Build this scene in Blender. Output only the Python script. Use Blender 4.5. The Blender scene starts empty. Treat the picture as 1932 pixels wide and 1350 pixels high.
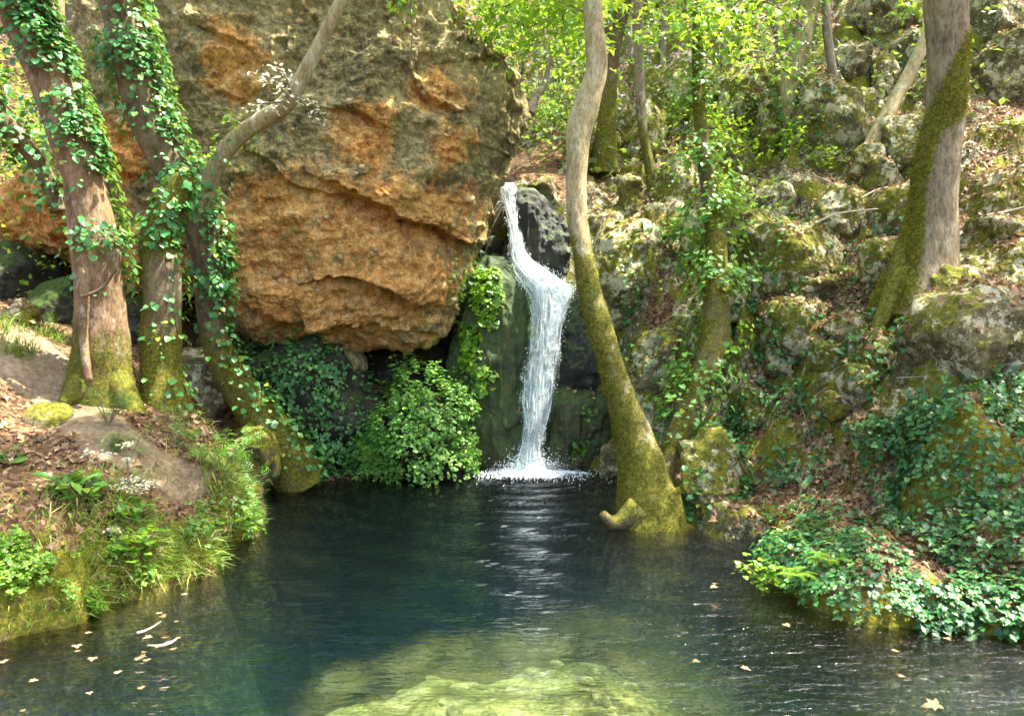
import bpy, math, random
import numpy as np
from mathutils import Vector, Matrix
from mathutils.bvhtree import BVHTree
R_ = np.random.default_rng(11)
random.seed(5)
S = bpy.context.scene
COL = S.collection

# ------------------------------------------------------------------ camera, sky, sun, exposure
F = 1487.0; CX, CY = 966.0, 675.0; CAMZ = 2.2; PITCH = math.atan(57 / F)
cam_d = bpy.data.cameras.new('camera'); cam = bpy.data.objects.new('camera', cam_d); COL.objects.link(cam)
cam_d.sensor_width = 36.0; cam_d.lens = 36.0 * F / 1932.0; cam_d.clip_start = 0.05; cam_d.clip_end = 500
cam.location = (0, 0, CAMZ); cam.rotation_euler = (math.pi / 2 - PITCH, 0, 0)
S.camera = cam
SUN_DIR = np.array([0.40, 0.02, 0.92]); SUN_DIR /= np.linalg.norm(SUN_DIR)
sun_el = math.asin(SUN_DIR[2]); sun_az = math.atan2(SUN_DIR[0], SUN_DIR[1])
W = bpy.data.worlds.new("World"); S.world = W; W.use_nodes = True
wn = W.node_tree.nodes; wl = W.node_tree.links
sky = wn.new('ShaderNodeTexSky'); sky.sky_type = 'NISHITA'; sky.sun_disc = False
sky.air_density = 0.8; sky.dust_density = 4.0; sky.ozone_density = 0.6; sky.sun_elevation = sun_el; sky.sun_rotation = sun_az
wn['Background'].inputs[1].default_value = 0.15
wl.new(sky.outputs[0], wn['Background'].inputs[0])
sd = bpy.data.lights.new('sun', 'SUN'); sd.energy = 4.0; sd.angle = math.radians(0.6); sd.color = (1.0, 0.95, 0.86)
so = bpy.data.objects.new('sun', sd); COL.objects.link(so); so.location = (6, 2, 30)
so.rotation_euler = Vector((-SUN_DIR[0], -SUN_DIR[1], -SUN_DIR[2])).to_track_quat('-Z', 'Y').to_euler()
S.view_settings.view_transform = 'Standard'; S.view_settings.look = 'None'
S.view_settings.exposure = 2.7; S.view_settings.gamma = 1.0; S.view_settings.use_curve_mapping = False
S.cycles.use_denoising = True
S.cycles.max_bounces = 7; S.cycles.transparent_max_bounces = 24
S.cycles.diffuse_bounces = 4; S.cycles.volume_bounces = 1
S.cycles.caustics_reflective = False; S.cycles.caustics_refractive = False
S.cycles.sample_clamp_indirect = 6.0

SP, CP = math.sin(PITCH), math.cos(PITCH)
def P(px, py, d):
    u = (px - CX) / F; v = (CY - py) / F
    dy = CP + v * SP; dz = -SP + v * CP
    return np.array([u * d / dy, d, CAMZ + dz * d / dy])
def PN(a, d):
    a = np.asarray(a, float); u = (a[:, 0] - CX) / F; v = (CY - a[:, 1]) / F
    dy = CP + v * SP; dz = -SP + v * CP; d = np.broadcast_to(np.asarray(d, float), u.shape)
    return np.stack([u * d / dy, d, CAMZ + dz * d / dy], 1)
def proj(p):
    p = np.asarray(p, float); x = p[..., 0]; y = p[..., 1]; z = p[..., 2] - CAMZ
    zf = np.maximum(y * CP - z * SP, 1e-3); yu = y * SP + z * CP
    return CX + F * x / zf, CY - F * yu / zf
def inpoly(px, py, poly):
    poly = np.asarray(poly, float); c = np.zeros(px.shape, bool); n = len(poly); j = n - 1
    for i in range(n):
        xi, yi = poly[i]; xj, yj = poly[j]
        t = (yi > py) != (yj > py)
        c ^= t & (px < (xj - xi) * (py - yi) / (yj - yi + 1e-9) + xi); j = i
    return c
def sstep(a, b, x):
    t = np.clip((x - a) / (b - a), 0, 1); return t * t * (3 - 2 * t)
def nrm(v):
    return v / np.maximum(np.linalg.norm(v, axis=-1, keepdims=True), 1e-9)

# ------------------------------------------------------------------ noise
def _h(ix, iy, iz, s):
    h = (ix.astype(np.uint32) * np.uint32(374761393) + iy.astype(np.uint32) * np.uint32(668265263)
         + iz.astype(np.uint32) * np.uint32(2147483647) + np.uint32((s * 974711 + 12345) & 0xffffffff))
    h = (h ^ (h >> np.uint32(13))) * np.uint32(1274126177)
    h = (h ^ (h >> np.uint32(16))) * np.uint32(2246822519)
    return ((h ^ (h >> np.uint32(15))) & np.uint32(0xffffff)).astype(np.float64) / 16777215.0
def noise(p, s=0):
    f = np.floor(p); i = f.astype(np.int64); t = p - f; t = t * t * t * (t * (t * 6 - 15) + 10)
    r = 0
    for a in (0, 1):
        wx = t[:, 0] if a else 1 - t[:, 0]
        for b in (0, 1):
            wy = t[:, 1] if b else 1 - t[:, 1]
            for c in (0, 1):
                wz = t[:, 2] if c else 1 - t[:, 2]
                r = r + wx * wy * wz * _h(i[:, 0] + a, i[:, 1] + b, i[:, 2] + c, s)
    return r * 2 - 1
def fbm(p, sc=1.0, oc=4, s=0, ridge=False, gain=.5):
    r = 0; a = 1.0; q = np.asarray(p, float) / sc; tot = 0
    for k in range(oc):
        n = noise(q, s + k * 17)
        if ridge: n = 1 - 2 * np.abs(n)
        r = r + a * n; tot += a; a *= gain; q = q * 2.03 + 7.3
    return r / tot
def cells(p, sc, s=0):
    q = p / sc; f = np.floor(q).astype(np.int64); d1 = np.full(len(p), 9.0); d2 = d1.copy(); idv = np.zeros(len(p))
    for a in (-1, 0, 1):
        for b in (-1, 0, 1):
            for c in (-1, 0, 1):
                g = f + (a, b, c)
                o = np.stack([_h(g[:, 0], g[:, 1], g[:, 2], s + k) for k in (1, 2, 3)], 1)
                d = np.linalg.norm(g + o - q, axis=1)
                m = d < d1
                d2 = np.where(m, d1, np.minimum(d2, d)); idv = np.where(m, o[:, 0], idv); d1 = np.where(m, d, d1)
    return d1, d2, idv

# ------------------------------------------------------------------ mesh helpers
def make_mesh(name, V, Fc, mat, attrs=None, smooth=True, uv=None):
    me = bpy.data.meshes.new(name); V = np.ascontiguousarray(V, np.float32)
    fl = Fc if isinstance(Fc, (list, tuple)) else [Fc]
    fl = [np.asarray(f) for f in fl if len(f)]
    nl = sum(f.size for f in fl); nf = sum(len(f) for f in fl)
    me.vertices.add(len(V)); me.vertices.foreach_set('co', V.ravel())
    me.loops.add(nl); me.polygons.add(nf)
    me.loops.foreach_set('vertex_index', np.concatenate([f.ravel() for f in fl]).astype(np.int32))
    st = []; o = 0
    for f in fl:
        st.append(o + np.arange(len(f)) * f.shape[1]); o += f.size
    me.polygons.foreach_set('loop_start', np.concatenate(st).astype(np.int32))
    me.polygons.foreach_set('use_smooth', np.full(nf, smooth, bool))
    if attrs:
        for k, a in attrs.items():
            at = me.attributes.new(k, 'FLOAT', 'POINT'); at.data.foreach_set('value', np.ascontiguousarray(a, np.float32))
    if uv is not None:
        l = me.uv_layers.new(name='UVMap'); li = np.concatenate([f.ravel() for f in fl])
        l.data.foreach_set('uv', np.ascontiguousarray(uv[li], np.float32).ravel())
    me.update(calc_edges=True)
    if mat: me.materials.append(mat)
    return me
def link(name, data, loc=(0, 0, 0), parent=None, label=None, cat=None, group=None, kind=None):
    o = bpy.data.objects.new(name, data); COL.objects.link(o); o.location = loc
    if parent is not None: o.parent = parent
    if label: o['label'] = label
    if cat: o['category'] = cat
    if group: o['group'] = group
    if kind: o['kind'] = kind
    return o
class Thing:
    def __init__(s, name, label, cat, loc, group=None):
        s.loc = np.asarray(loc, float); s.o = link(name, None, s.loc, None, label, cat, group)
    def part(s, name, V, Fc, mat, attrs=None, smooth=True, stuff=False, parent=None, label=None, uv=None):
        V = np.asarray(V) - s.loc
        return link(name, make_mesh(name, V, Fc, mat, attrs, smooth, uv), (0, 0, 0), parent or s.o, label, None, None, 'stuff' if stuff else None)
    def inst(s, name, me, M, parent=None):
        o = bpy.data.objects.new(name, me); COL.objects.link(o); o.parent = parent or s.o
        M = M.copy(); M.translation = M.translation - Vector(s.loc); o.matrix_basis = M
        return o
def single(name, label, cat, V, Fc, mat, attrs=None, group=None, smooth=True, kind=None, loc=None):
    V = np.asarray(V); c = np.array([V[:, 0].mean(), V[:, 1].mean(), V[:, 2].min()]) if loc is None else np.asarray(loc, float)
    return link(name, make_mesh(name, V - c, Fc, mat, attrs, smooth), c, None, label, cat, group, kind)
def gridfaces(nr, nc, wrap=False):
    i = np.arange(nr - 1)[:, None]; j = np.arange(nc if wrap else nc - 1)[None]; j2 = (j + 1) % nc
    return np.stack([i * nc + j, i * nc + j2, (i + 1) * nc + j2, (i + 1) * nc + j], -1).reshape(-1, 4)
def grid_normals(G, wrap):
    if wrap: du = np.roll(G, -1, 1) - np.roll(G, 1, 1)
    else: du = np.gradient(G, axis=1)
    dv = np.gradient(G, axis=0)
    return nrm(np.cross(du, dv))

# ------------------------------------------------------------------ materials
class NT:
    def __init__(s, name):
        s.m = bpy.data.materials.new(name); s.m.use_nodes = True; s.t = s.m.node_tree; s.t.nodes.clear()
        s.out = s.n('ShaderNodeOutputMaterial')
    def n(s, typ, ins=None, **kw):
        nd = s.t.nodes.new(typ)
        for k, v in kw.items(): setattr(nd, k, v)
        for k, v in (ins or {}).items(): s.set(nd, k, v)
        return nd
    def set(s, nd, k, v):
        i = nd.inputs[k]
        if isinstance(v, bpy.types.Node): v = v.outputs[0]
        if isinstance(v, bpy.types.NodeSocket): s.t.links.new(v, i)
        else: i.default_value = v
    def attr(s, name): return s.n('ShaderNodeAttribute', attribute_name=name).outputs['Fac']
    def noise(s, scale, detail=4, rough=.55, vec=None, dist=0.0):
        nd = s.n('ShaderNodeTexNoise', {'Scale': scale, 'Detail': detail, 'Roughness': rough, 'Distortion': dist})
        if vec is None: vec = s.geo()
        s.set(nd, 'Vector', vec); return nd.outputs['Fac']
    def geo(s):
        if not hasattr(s, '_g'): s._g = s.n('ShaderNodeNewGeometry')
        return s._g.outputs['Position']
    def vor(s, scale, feature='F1', vec=None):
        nd = s.n('ShaderNodeTexVoronoi', {'Scale': scale}, feature=feature); s.set(nd, 'Vector', vec or s.geo()); return nd
    def math(s, op, a, b=0.0, clamp=False):
        nd = s.n('ShaderNodeMath', operation=op, use_clamp=clamp); s.set(nd, 0, a); s.set(nd, 1, b); return nd.outputs[0]
    def ramp(s, fac, stops, interp='LINEAR'):
        nd = s.n('ShaderNodeValToRGB'); cr = nd.color_ramp; cr.interpolation = interp
        while len(cr.elements) < len(stops): cr.elements.new(0.5)
        for e, (p, c) in zip(cr.elements, stops):
            e.position = p; e.color = (*c, 1) if len(c) == 3 else c
        s.set(nd, 0, fac); return nd.outputs[0]
    def mix(s, f, a, b, blend='MIX'):
        nd = s.n('ShaderNodeMix', data_type='RGBA', blend_type=blend)
        for k, v in ((0, f), (6, a), (7, b)):
            if isinstance(v, tuple) and len(v) == 3: v = (*v, 1)
            s.set(nd, k, v)
        return nd.outputs[2]
    def map(s, v, a, b, c=0.0, d=1.0):
        nd = s.n('ShaderNodeMapRange', {1: a, 2: b, 3: c, 4: d}); s.set(nd, 0, v); return nd.outputs[0]
    def bump(s, h, strength=.5, dist=.02, normal=None):
        nd = s.n('ShaderNodeBump', {'Strength': strength, 'Distance': dist}); s.set(nd, 'Height', h)
        if normal is not None: s.set(nd, 'Normal', normal)
        return nd.outputs[0]
    def scalevec(s, sx, sy, sz, obj=False):
        v = s.n('ShaderNodeTexCoord').outputs['Object'] if obj else s.geo()
        m = s.n('ShaderNodeMapping', {'Scale': (sx, sy, sz)}); s.set(m, 'Vector', v); return m.outputs[0]
    def done(s, sh):
        s.t.links.new(sh if isinstance(sh, bpy.types.NodeSocket) else sh.outputs[0], s.out.inputs['Surface']); return s.m
    def pbr(s, col, rough=.9, bump=None, spec=.3):
        nd = s.n('ShaderNodeBsdfPrincipled', {'Roughness': rough, 'Specular IOR Level': spec})
        if isinstance(col, tuple) and len(col) == 3: col = (*col, 1)
        s.set(nd, 'Base Color', col)
        if bump is not None: s.set(nd, 'Normal', bump)
        return nd
    def rnd(s):
        g = s.n('ShaderNodeNewGeometry').outputs['Random Per Island']; o = s.n('ShaderNodeObjectInfo').outputs['Random']
        return s.math('FRACT', s.math('ADD', g, s.math('MULTIPLY', o, 7.31)))

MOSS = [(0.0, (.020, .022, .004)), (.4, (.082, .084, .010)), (.7, (.185, .172, .018)), (1, (.34, .30, .035))]
def mat_leaf(name, stops, gloss=.4, transl=.35, tcol=(.35, .5, .04), spec=.5):
    t = NT(name); r = t.rnd(); c = t.ramp(r, stops)
    c = t.mix(.35, c, t.ramp(t.noise(2.2, 2), [(.3, (.55, .6, .5)), (.7, (1.3, 1.25, 1.1))]), 'MULTIPLY')
    p = t.pbr(c, gloss, None, spec)
    tr = t.n('ShaderNodeBsdfTranslucent'); t.set(tr, 0, t.mix(.5, c, (*tcol, 1)))
    return t.done(t.n('ShaderNodeMixShader', {0: transl, 1: p, 2: tr}))
M = {}
M['ivy'] = mat_leaf('ivy_leaf', [(0, (.025, .10, .03)), (.4, (.045, .17, .045)), (.75, (.075, .25, .065)), (.93, (.13, .32, .06)), (1, (.36, .34, .05))], .42, .30, spec=.35)
M['ivy_dark'] = mat_leaf('ivy_dark_leaf', [(0, (.012, .06, .018)), (.5, (.03, .115, .032)), (.85, (.06, .19, .05)), (1, (.15, .26, .05))], .42, .2, spec=.35)
M['bankivy'] = mat_leaf('bank_ivy_leaf', [(0, (.025, .095, .025)), (.5, (.055, .17, .045)), (.85, (.09, .25, .06)), (1, (.17, .30, .07))], .42, .25, spec=.35)
M['bright'] = mat_leaf('bright_leaf', [(0, (.07, .20, .015)), (.5, (.13, .30, .02)), (.85, (.22, .38, .03)), (1, (.42, .42, .04))], .4, .45, (.6, .8, .05))
M['column'] = mat_leaf('column_leaf', [(0, (.04, .15, .02)), (.5, (.09, .26, .035)), (.85, (.17, .36, .06)), (.95, (.3, .42, .1)), (1, (.55, .48, .03))], .42, .38)
M['herb'] = mat_leaf('herb_leaf', [(0, (.035, .12, .012)), (.5, (.07, .20, .02)), (.85, (.12, .27, .03)), (1, (.22, .30, .04))], .45, .35)
M['bush'] = mat_leaf('bush_leaf', [(0, (.03, .12, .015)), (.35, (.09, .28, .035)), (.75, (.20, .44, .07)), (1, (.40, .52, .09))], .45, .38)
M['far'] = mat_leaf('far_leaf', [(0, (.03, .06, .018)), (.4, (.06, .11, .03)), (.7, (.12, .18, .05)), (.9, (.22, .25, .10)), (1, (.3, .28, .2))], .45, .4)
M['crown'] = mat_leaf('crown_leaf', [(0, (.05, .14, .012)), (.6, (.11, .25, .02)), (1, (.25, .36, .03))], .4, .5, (.55, .75, .05))
M['pale'] = mat_leaf('pale_leaf', [(0, (.55, .55, .42)), (.5, (.7, .68, .6)), (1, (.6, .62, .25))], .4, .4, (.9, .85, .6))  # near-white; on the branch twigs it paints sun on the leaves
M['litter'] = mat_leaf('dry_leaf', [(0, (.09, .055, .026)), (.35, (.17, .105, .05)), (.6, (.28, .17, .082)), (.8, (.34, .225, .12)), (.93, (.46, .34, .21)), (1, (.52, .22, .05))], .6, .15, (.5, .25, .08), .35)
M['grass'] = mat_leaf('grass_blade', [(0, (.10, .19, .02)), (.5, (.19, .31, .035)), (.8, (.30, .33, .07)), (1, (.42, .36, .16))], .5, .3)
M['mossblade'] = mat_leaf('moss_tuft', [(0, (.04, .045, .005)), (.5, (.17, .165, .012)), (.9, (.34, .30, .022)), (1, (.48, .41, .05))], .8, .25, (.35, .32, .04), .1)
M['twig'] = NT('twig'); M['twig'] = M['twig'].done(M['twig'].pbr((.19, .14, .09)))
M['palewood'] = NT('palewood'); M['palewood'] = M['palewood'].done(M['palewood'].pbr((.33, .27, .2)))

def mat_bark(name, dark, mid, light, patch=6.0, vs=.35, rough=.85, flake=0.5):
    t = NT(name); v = t.scalevec(1, 1, vs)
    n1 = t.noise(patch, 5, .6, v); n2 = t.noise(38, 5, .7, v); vo = t.vor(patch * 2.6, 'DISTANCE_TO_EDGE', v).outputs[0]
    c = t.ramp(n1, [(.25, dark), (.48, mid), (.72, light)])
    c = t.mix(.8, c, t.ramp(n2, [(.3, (.3, .28, .25)), (.5, (.95, .93, .9)), (.68, (1.5, 1.45, 1.35))]), 'MULTIPLY')
    li = t.map(t.noise(8, 6, .7), .54, .64); c = t.mix(t.math('MULTIPLY', li, flake), c, (.38, .36, .27))
    m = t.math('ADD', t.attr('moss'), t.math('MULTIPLY', t.math('SUBTRACT', t.noise(9, 6, .75), .5), 1.5))
    m = t.map(m, .38, .66)
    mc = t.ramp(t.noise(26, 5, .75), [(p * .5 + .25, c_) for p, c_ in MOSS])
    c = t.mix(m, c, mc)
    fl_ = t.map(t.noise(85, 3, .7, t.scalevec(1, 1, .55)), .58, .66, 0, .7); c = t.mix(t.math('MULTIPLY', fl_, t.math('SUBTRACT', 1, m)), c, light)
    h = t.math('ADD', t.math('MULTIPLY', n2, 1.0), t.math('ADD', t.math('MULTIPLY', n1, .5), t.math('MULTIPLY', t.noise(90, 4, .7), t.math('ADD', .25, m))))
    return t.done(t.pbr(c, rough, t.bump(h, .8, .02), .2))
M['bark_orange'] = mat_bark('bark_orange', (.06, .038, .019), (.165, .102, .05), (.29, .195, .105), 7)
M['bark_brown'] = mat_bark('bark_brown', (.04, .03, .016), (.12, .09, .046), (.22, .17, .09), 6, flake=.2)
M['bark_pale'] = mat_bark('bark_pale', (.15, .11, .05), (.31, .25, .12), (.44, .41, .25), 7, .3)
M['bark_grey'] = mat_bark('bark_grey', (.07, .054, .03), (.18, .14, .08), (.30, .25, .15), 12, .3, flake=.25)
M['bark_far'] = mat_bark('bark_far', (.07, .055, .04), (.17, .14, .095), (.30, .26, .19), 5)

def mat_rock(name, dark, mid, light, mossiness=1.0, wet=False, lich=.0, pal=None):
    t = NT(name); n1 = t.noise(3.2, 6, .65); n2 = t.noise(14, 6, .7); n3 = t.noise(55, 4, .7)
    c = t.ramp(t.math('ADD', t.math('MULTIPLY', n1, .6), t.math('MULTIPLY', n2, .4)), [(.34, dark), (.5, mid), (.62, light)])
    c = t.mix(.8, c, t.ramp(n3, [(.3, (.4, .4, .35)), (.65, (1.35, 1.35, 1.3))]), 'MULTIPLY')
    m = t.math('ADD', t.math('MULTIPLY', t.attr('moss'), mossiness), t.math('MULTIPLY', t.math('SUBTRACT', t.noise(4.5, 7, .72), .5), 1.9))
    m = t.map(m, .38, .50)
    mc = t.ramp(t.noise(21, 5, .75), [(p * .55 + .22, c_) for p, c_ in (pal or MOSS)])
    c = t.mix(m, c, mc)
    c = t.mix(t.map(t.noise(6, 8, .78, None, .8), .36, .43, .8, 0), c, (.025, .023, .014))
    lc = t.map(t.math('ADD', t.math('MULTIPLY', t.noise(2.6, 2, .5), .35), t.math('MULTIPLY', t.noise(9, 9, .8), .65)), .515, .545, 0, lich); c = t.mix(lc, c, t.ramp(n3, [(.35, (.34, .31, .17)), (.6, (.62, .57, .37))]))
    h = t.math('ADD', t.math('ADD', t.math('MULTIPLY', n2, 1.2), t.math('MULTIPLY', n3, .6)), t.math('MULTIPLY', t.noise(110, 3, .7), .3))
    return t.done(t.pbr(c, .65 if wet else .92, t.bump(h, .75, .03), .5 if wet else .2))
WETM = [(0, (.008, .018, .003)), (.4, (.028, .055, .008)), (.75, (.065, .10, .015)), (1, (.12, .15, .025))]
M['rock'] = mat_rock('limestone', (.03, .026, .012), (.125, .105, .048), (.30, .265, .14), lich=.85)
M['rock_brown'] = mat_rock('brown_rock', (.03, .025, .012), (.11, .088, .045), (.24, .20, .11))
M['rock_dark'] = mat_rock('dark_limestone', (.012, .013, .009), (.03, .03, .02), (.08, .08, .055), pal=WETM)  # dark limestone; in the hollows its colour stands in for shade
M['tufa'] = mat_rock('tufa', (.012, .018, .006), (.045, .05, .014), (.12, .095, .035), .9, True, pal=WETM)
M['wet'] = mat_rock('wet_rock', (.006, .006, .004), (.017, .018, .010), (.05, .048, .028), .9, True, pal=WETM)

def mat_boulder():
    t = NT('conglomerate'); n1 = t.noise(1.3, 7, .68); n2 = t.noise(7, 6, .7); n3 = t.noise(32, 5, .75)
    v1 = t.vor(13); cellr = t.n('ShaderNodeSeparateColor'); t.set(cellr, 0, v1.outputs['Color'])
    grey = t.ramp(t.math('ADD', t.math('MULTIPLY', n1, .45), t.math('MULTIPLY', n2, .55)), [(.36, (.06, .05, .026)), (.45, (.19, .16, .075)), (.54, (.34, .285, .135)), (.65, (.52, .44, .23))])
    och = t.ramp(t.math('ADD', t.math('MULTIPLY', n2, .6), t.math('MULTIPLY', n1, .4)), [(.34, (.17, .07, .022)), (.43, (.46, .215, .06)), (.52, (.66, .36, .115)), (.64, (.76, .53, .24))])
    o = t.math('ADD', t.attr('ochre'), t.math('MULTIPLY', t.math('SUBTRACT', t.noise(2.8, 10, .8), .5), 3.3))
    c = t.mix(t.map(o, .34, .68), grey, och)
    c = t.mix(.5, c, t.ramp(cellr.outputs[0], [(0, (.6, .58, .55)), (.6, (1.1, 1.08, 1.0)), (1, (1.45, 1.35, 1.2))]), 'MULTIPLY')
    c = t.mix(.7, c, t.ramp(n3, [(.32, (.3, .28, .25)), (.5, (1.0, 1.0, .98)), (.64, (1.6, 1.57, 1.45))]), 'MULTIPLY')
    st = t.noise(2.2, 6, .7, t.scalevec(1.6, 1.6, .35))
    c = t.mix(t.map(t.math('MULTIPLY', st, t.math('SUBTRACT', 1.25, t.attr('ochre'))), .68, .84, 0, .6), c, (.05, .046, .032))
    m = t.math('ADD', t.attr('moss'), t.math('MULTIPLY', t.math('SUBTRACT', t.noise(5, 7, .75), .5), 1.6)); m = t.map(m, .5, .72)
    c = t.mix(m, c, t.ramp(t.noise(20, 4), [(p * .55 + .22, c_) for p, c_ in MOSS]))
    h = t.math('ADD', t.math('MULTIPLY', n3, .9), t.math('ADD', t.math('MULTIPLY', t.map(v1.outputs['Distance'], 0, .55, 1, 0), .5), t.math('MULTIPLY', t.noise(95, 4, .75), .4)))
    return t.done(t.pbr(c, .95, t.bump(h, 1.0, .045), .15))
M['boulder'] = mat_boulder()
def mat_stone():
    t = NT('cobble'); r = t.n('ShaderNodeObjectInfo').outputs['Random']
    c = t.ramp(r, [(0, (.30, .19, .08)), (.4, (.42, .27, .11)), (.8, (.52, .37, .18)), (1, (.40, .32, .18))])
    n = t.noise(30, 5, .7); c = t.mix(.6, c, t.ramp(n, [(.3, (.45, .43, .4)), (.65, (1.25, 1.2, 1.15))]), 'MULTIPLY')
    return t.done(t.pbr(c, .93, t.bump(n, .7, .02), .2))
M['stone'] = mat_stone()

def mat_ground():
    t = NT('ground'); n1 = t.noise(2.1, 5, .6); n2 = t.noise(17, 6, .7); vo = t.vor(31); sc = t.n('ShaderNodeSeparateColor'); t.set(sc, 0, vo.outputs['Color'])
    lit = t.ramp(sc.outputs[0], [(0, (.035, .022, .012)), (.4, (.09, .052, .026)), (.75, (.18, .105, .05)), (1, (.28, .18, .10))])
    lit = t.mix(.6, lit, t.ramp(n2, [(.3, (.35, .33, .3)), (.65, (1.2, 1.15, 1.1))]), 'MULTIPLY')
    soil = t.ramp(t.math('ADD', t.math('MULTIPLY', n2, .6), t.math('MULTIPLY', n1, .4)), [(.36, (.095, .066, .036)), (.5, (.20, .145, .08)), (.64, (.32, .245, .15))])
    sp = t.math('ADD', t.attr('soil'), t.math('MULTIPLY', t.math('SUBTRACT', t.noise(6, 6, .7), .5), 1.1))
    c = t.mix(t.map(sp, .38, .62), lit, soil)
    m = t.math('ADD', t.attr('moss'), t.math('MULTIPLY', t.math('SUBTRACT', t.noise(4, 7, .72), .5), 1.8)); m = t.map(m, .42, .52)
    c = t.mix(m, c, t.ramp(t.noise(21, 6, .8), [(p * .55 + .22, c_) for p, c_ in MOSS]))
    rk = t.math('ADD', t.attr('rocky'), t.math('MULTIPLY', t.math('SUBTRACT', t.noise(3, 7, .7), .5), 1.2)); rk = t.map(rk, .45, .6)
    rc = t.ramp(t.noise(7, 10, .82), [(.40, (.018, .016, .010)), (.48, (.10, .09, .048)), (.535, (.22, .20, .115)), (.57, (.50, .46, .28))])
    c = t.mix(t.math('MULTIPLY', rk, t.math('SUBTRACT', 1, m)), c, rc)
    bed = t.ramp(t.math('ADD', t.math('MULTIPLY', t.noise(2.6, 6, .7), .6), t.math('MULTIPLY', n2, .4)), [(.40, (.03, .035, .010)), (.47, (.10, .11, .025)), (.54, (.33, .32, .08)), (.63, (.62, .56, .27))])
    mud_unlit = t.ramp(n2, [(.40, (.008, .008, .005)), (.54, (.035, .03, .015)), (.62, (.16, .12, .05))]); bed = t.mix(t.math('MULTIPLY', t.attr('mud_unlit'), 1.0), bed, mud_unlit)  # dark debris colour, also standing in for bed out of the sun
    bed = t.mix(.6, bed, t.ramp(t.vor(6.5).outputs['Distance'], [(.1, (1.35, 1.3, 1.15)), (.55, (.45, .45, .4))]), 'MULTIPLY'); c = t.mix(t.attr('bed'), c, bed)
    h = t.math('ADD', t.math('MULTIPLY', n2, .8), t.math('ADD', t.math('MULTIPLY', vo.outputs['Distance'], .5), t.math('MULTIPLY', t.noise(70, 4, .7), .4)))
    return t.done(t.pbr(c, .95, t.bump(h, .8, .03), .15))
M['ground'] = mat_ground()

def mat_water():
    t = NT('pool_water')
    v = t.scalevec(1.0, 2.6, 1.0)
    n1 = t.noise(2.1, 3, .5, v, .6); n2 = t.noise(6.5, 3, .55, v, .4); n3 = t.noise(19, 2, .5, v)
    wv = t.attr('agit')
    h = t.math('ADD', t.math('MULTIPLY', n1, .6), t.math('ADD', t.math('MULTIPLY', n2, t.math('ADD', .22, t.math('MULTIPLY', wv, .5))), t.math('MULTIPLY', n3, t.math('ADD', .03, t.math('MULTIPLY', wv, .25)))))
    b = t.bump(h, .8, .11)
    fr = t.n('ShaderNodeFresnel', {'IOR': 1.33}); t.set(fr, 'Normal', b)
    gl = t.n('ShaderNodeBsdfGlossy', {'Roughness': .03}); t.set(gl, 'Normal', b)
    rf = t.n('ShaderNodeBsdfRefraction', {'Roughness': 0.0, 'IOR': 1.33}); t.set(rf, 'Normal', b)
    tr = t.n('ShaderNodeBsdfTransparent')
    inner = t.n('ShaderNodeMixShader', {0: .62, 1: rf, 2: tr})
    sh = t.n('ShaderNodeMixShader', {0: fr.outputs[0], 1: inner, 2: gl})
    ab = t.n('ShaderNodeVolumeAbsorption', {'Color': (.10, .58, .66, 1), 'Density': .5})
    sc = t.n('ShaderNodeVolumeScatter', {'Color': (.12, .50, .85, 1), 'Density': .020, 'Anisotropy': .3})
    ad = t.n('ShaderNodeAddShader', {0: ab, 1: sc}); t.t.links.new(ad.outputs[0], t.out.inputs['Volume'])
    return t.done(sh)
M['water'] = mat_water()
def mat_fall(name, lo, hi, base):
    t = NT(name); uv = t.n('ShaderNodeUVMap').outputs[0]
    def mp(sx, sy):
        m = t.n('ShaderNodeMapping', {'Scale': (sx, sy, 1)}); t.set(m, 'Vector', uv); return m.outputs[0]
    n1 = t.noise(5, 6, .7, mp(2.4, 1.3), 1.6); n2 = t.noise(16, 5, .7, mp(2.0, 1.5), 1.2)
    a = t.math('ADD', t.math('MULTIPLY', n1, .55), t.math('MULTIPLY', n2, .45))
    al = t.math('MULTIPLY', t.map(a, lo, hi), t.attr('dens'), True)
    p = t.pbr((.86, .90, .88), .35, t.bump(a, 1.0, .08), .5); tl = t.n('ShaderNodeBsdfTranslucent', {0: (.8, .86, .88, 1)})
    w = t.n('ShaderNodeMixShader', {0: .35, 1: p, 2: tl}); tr = t.n('ShaderNodeBsdfTransparent', {0: (.93, .97, .97, 1)})
    return t.done(t.n('ShaderNodeMixShader', {0: al, 1: tr, 2: w}))
M['fall'] = mat_fall('falling_water', .36, .55, 0); M['fall2'] = mat_fall('falling_water_veil', .46, .60, 0)
t = NT('foam'); M['foam'] = t.done(t.n('ShaderNodeMixShader', {0: .35, 1: t.pbr((.82, .87, .88), .4), 2: t.n('ShaderNodeBsdfTranslucent', {0: (.85, .9, .92, 1)})}))
t = NT('foam_sheet'); ng = t.noise(9, 6, .75)
M['foamsheet'] = t.done(t.n('ShaderNodeMixShader', {0: t.math('MULTIPLY', t.map(t.math('ADD', ng, t.math('SUBTRACT', t.attr('dens'), .5)), .5, .66), .95), 1: t.n('ShaderNodeBsdfTransparent'), 2: t.pbr((.8, .87, .88), .4)}))

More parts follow.
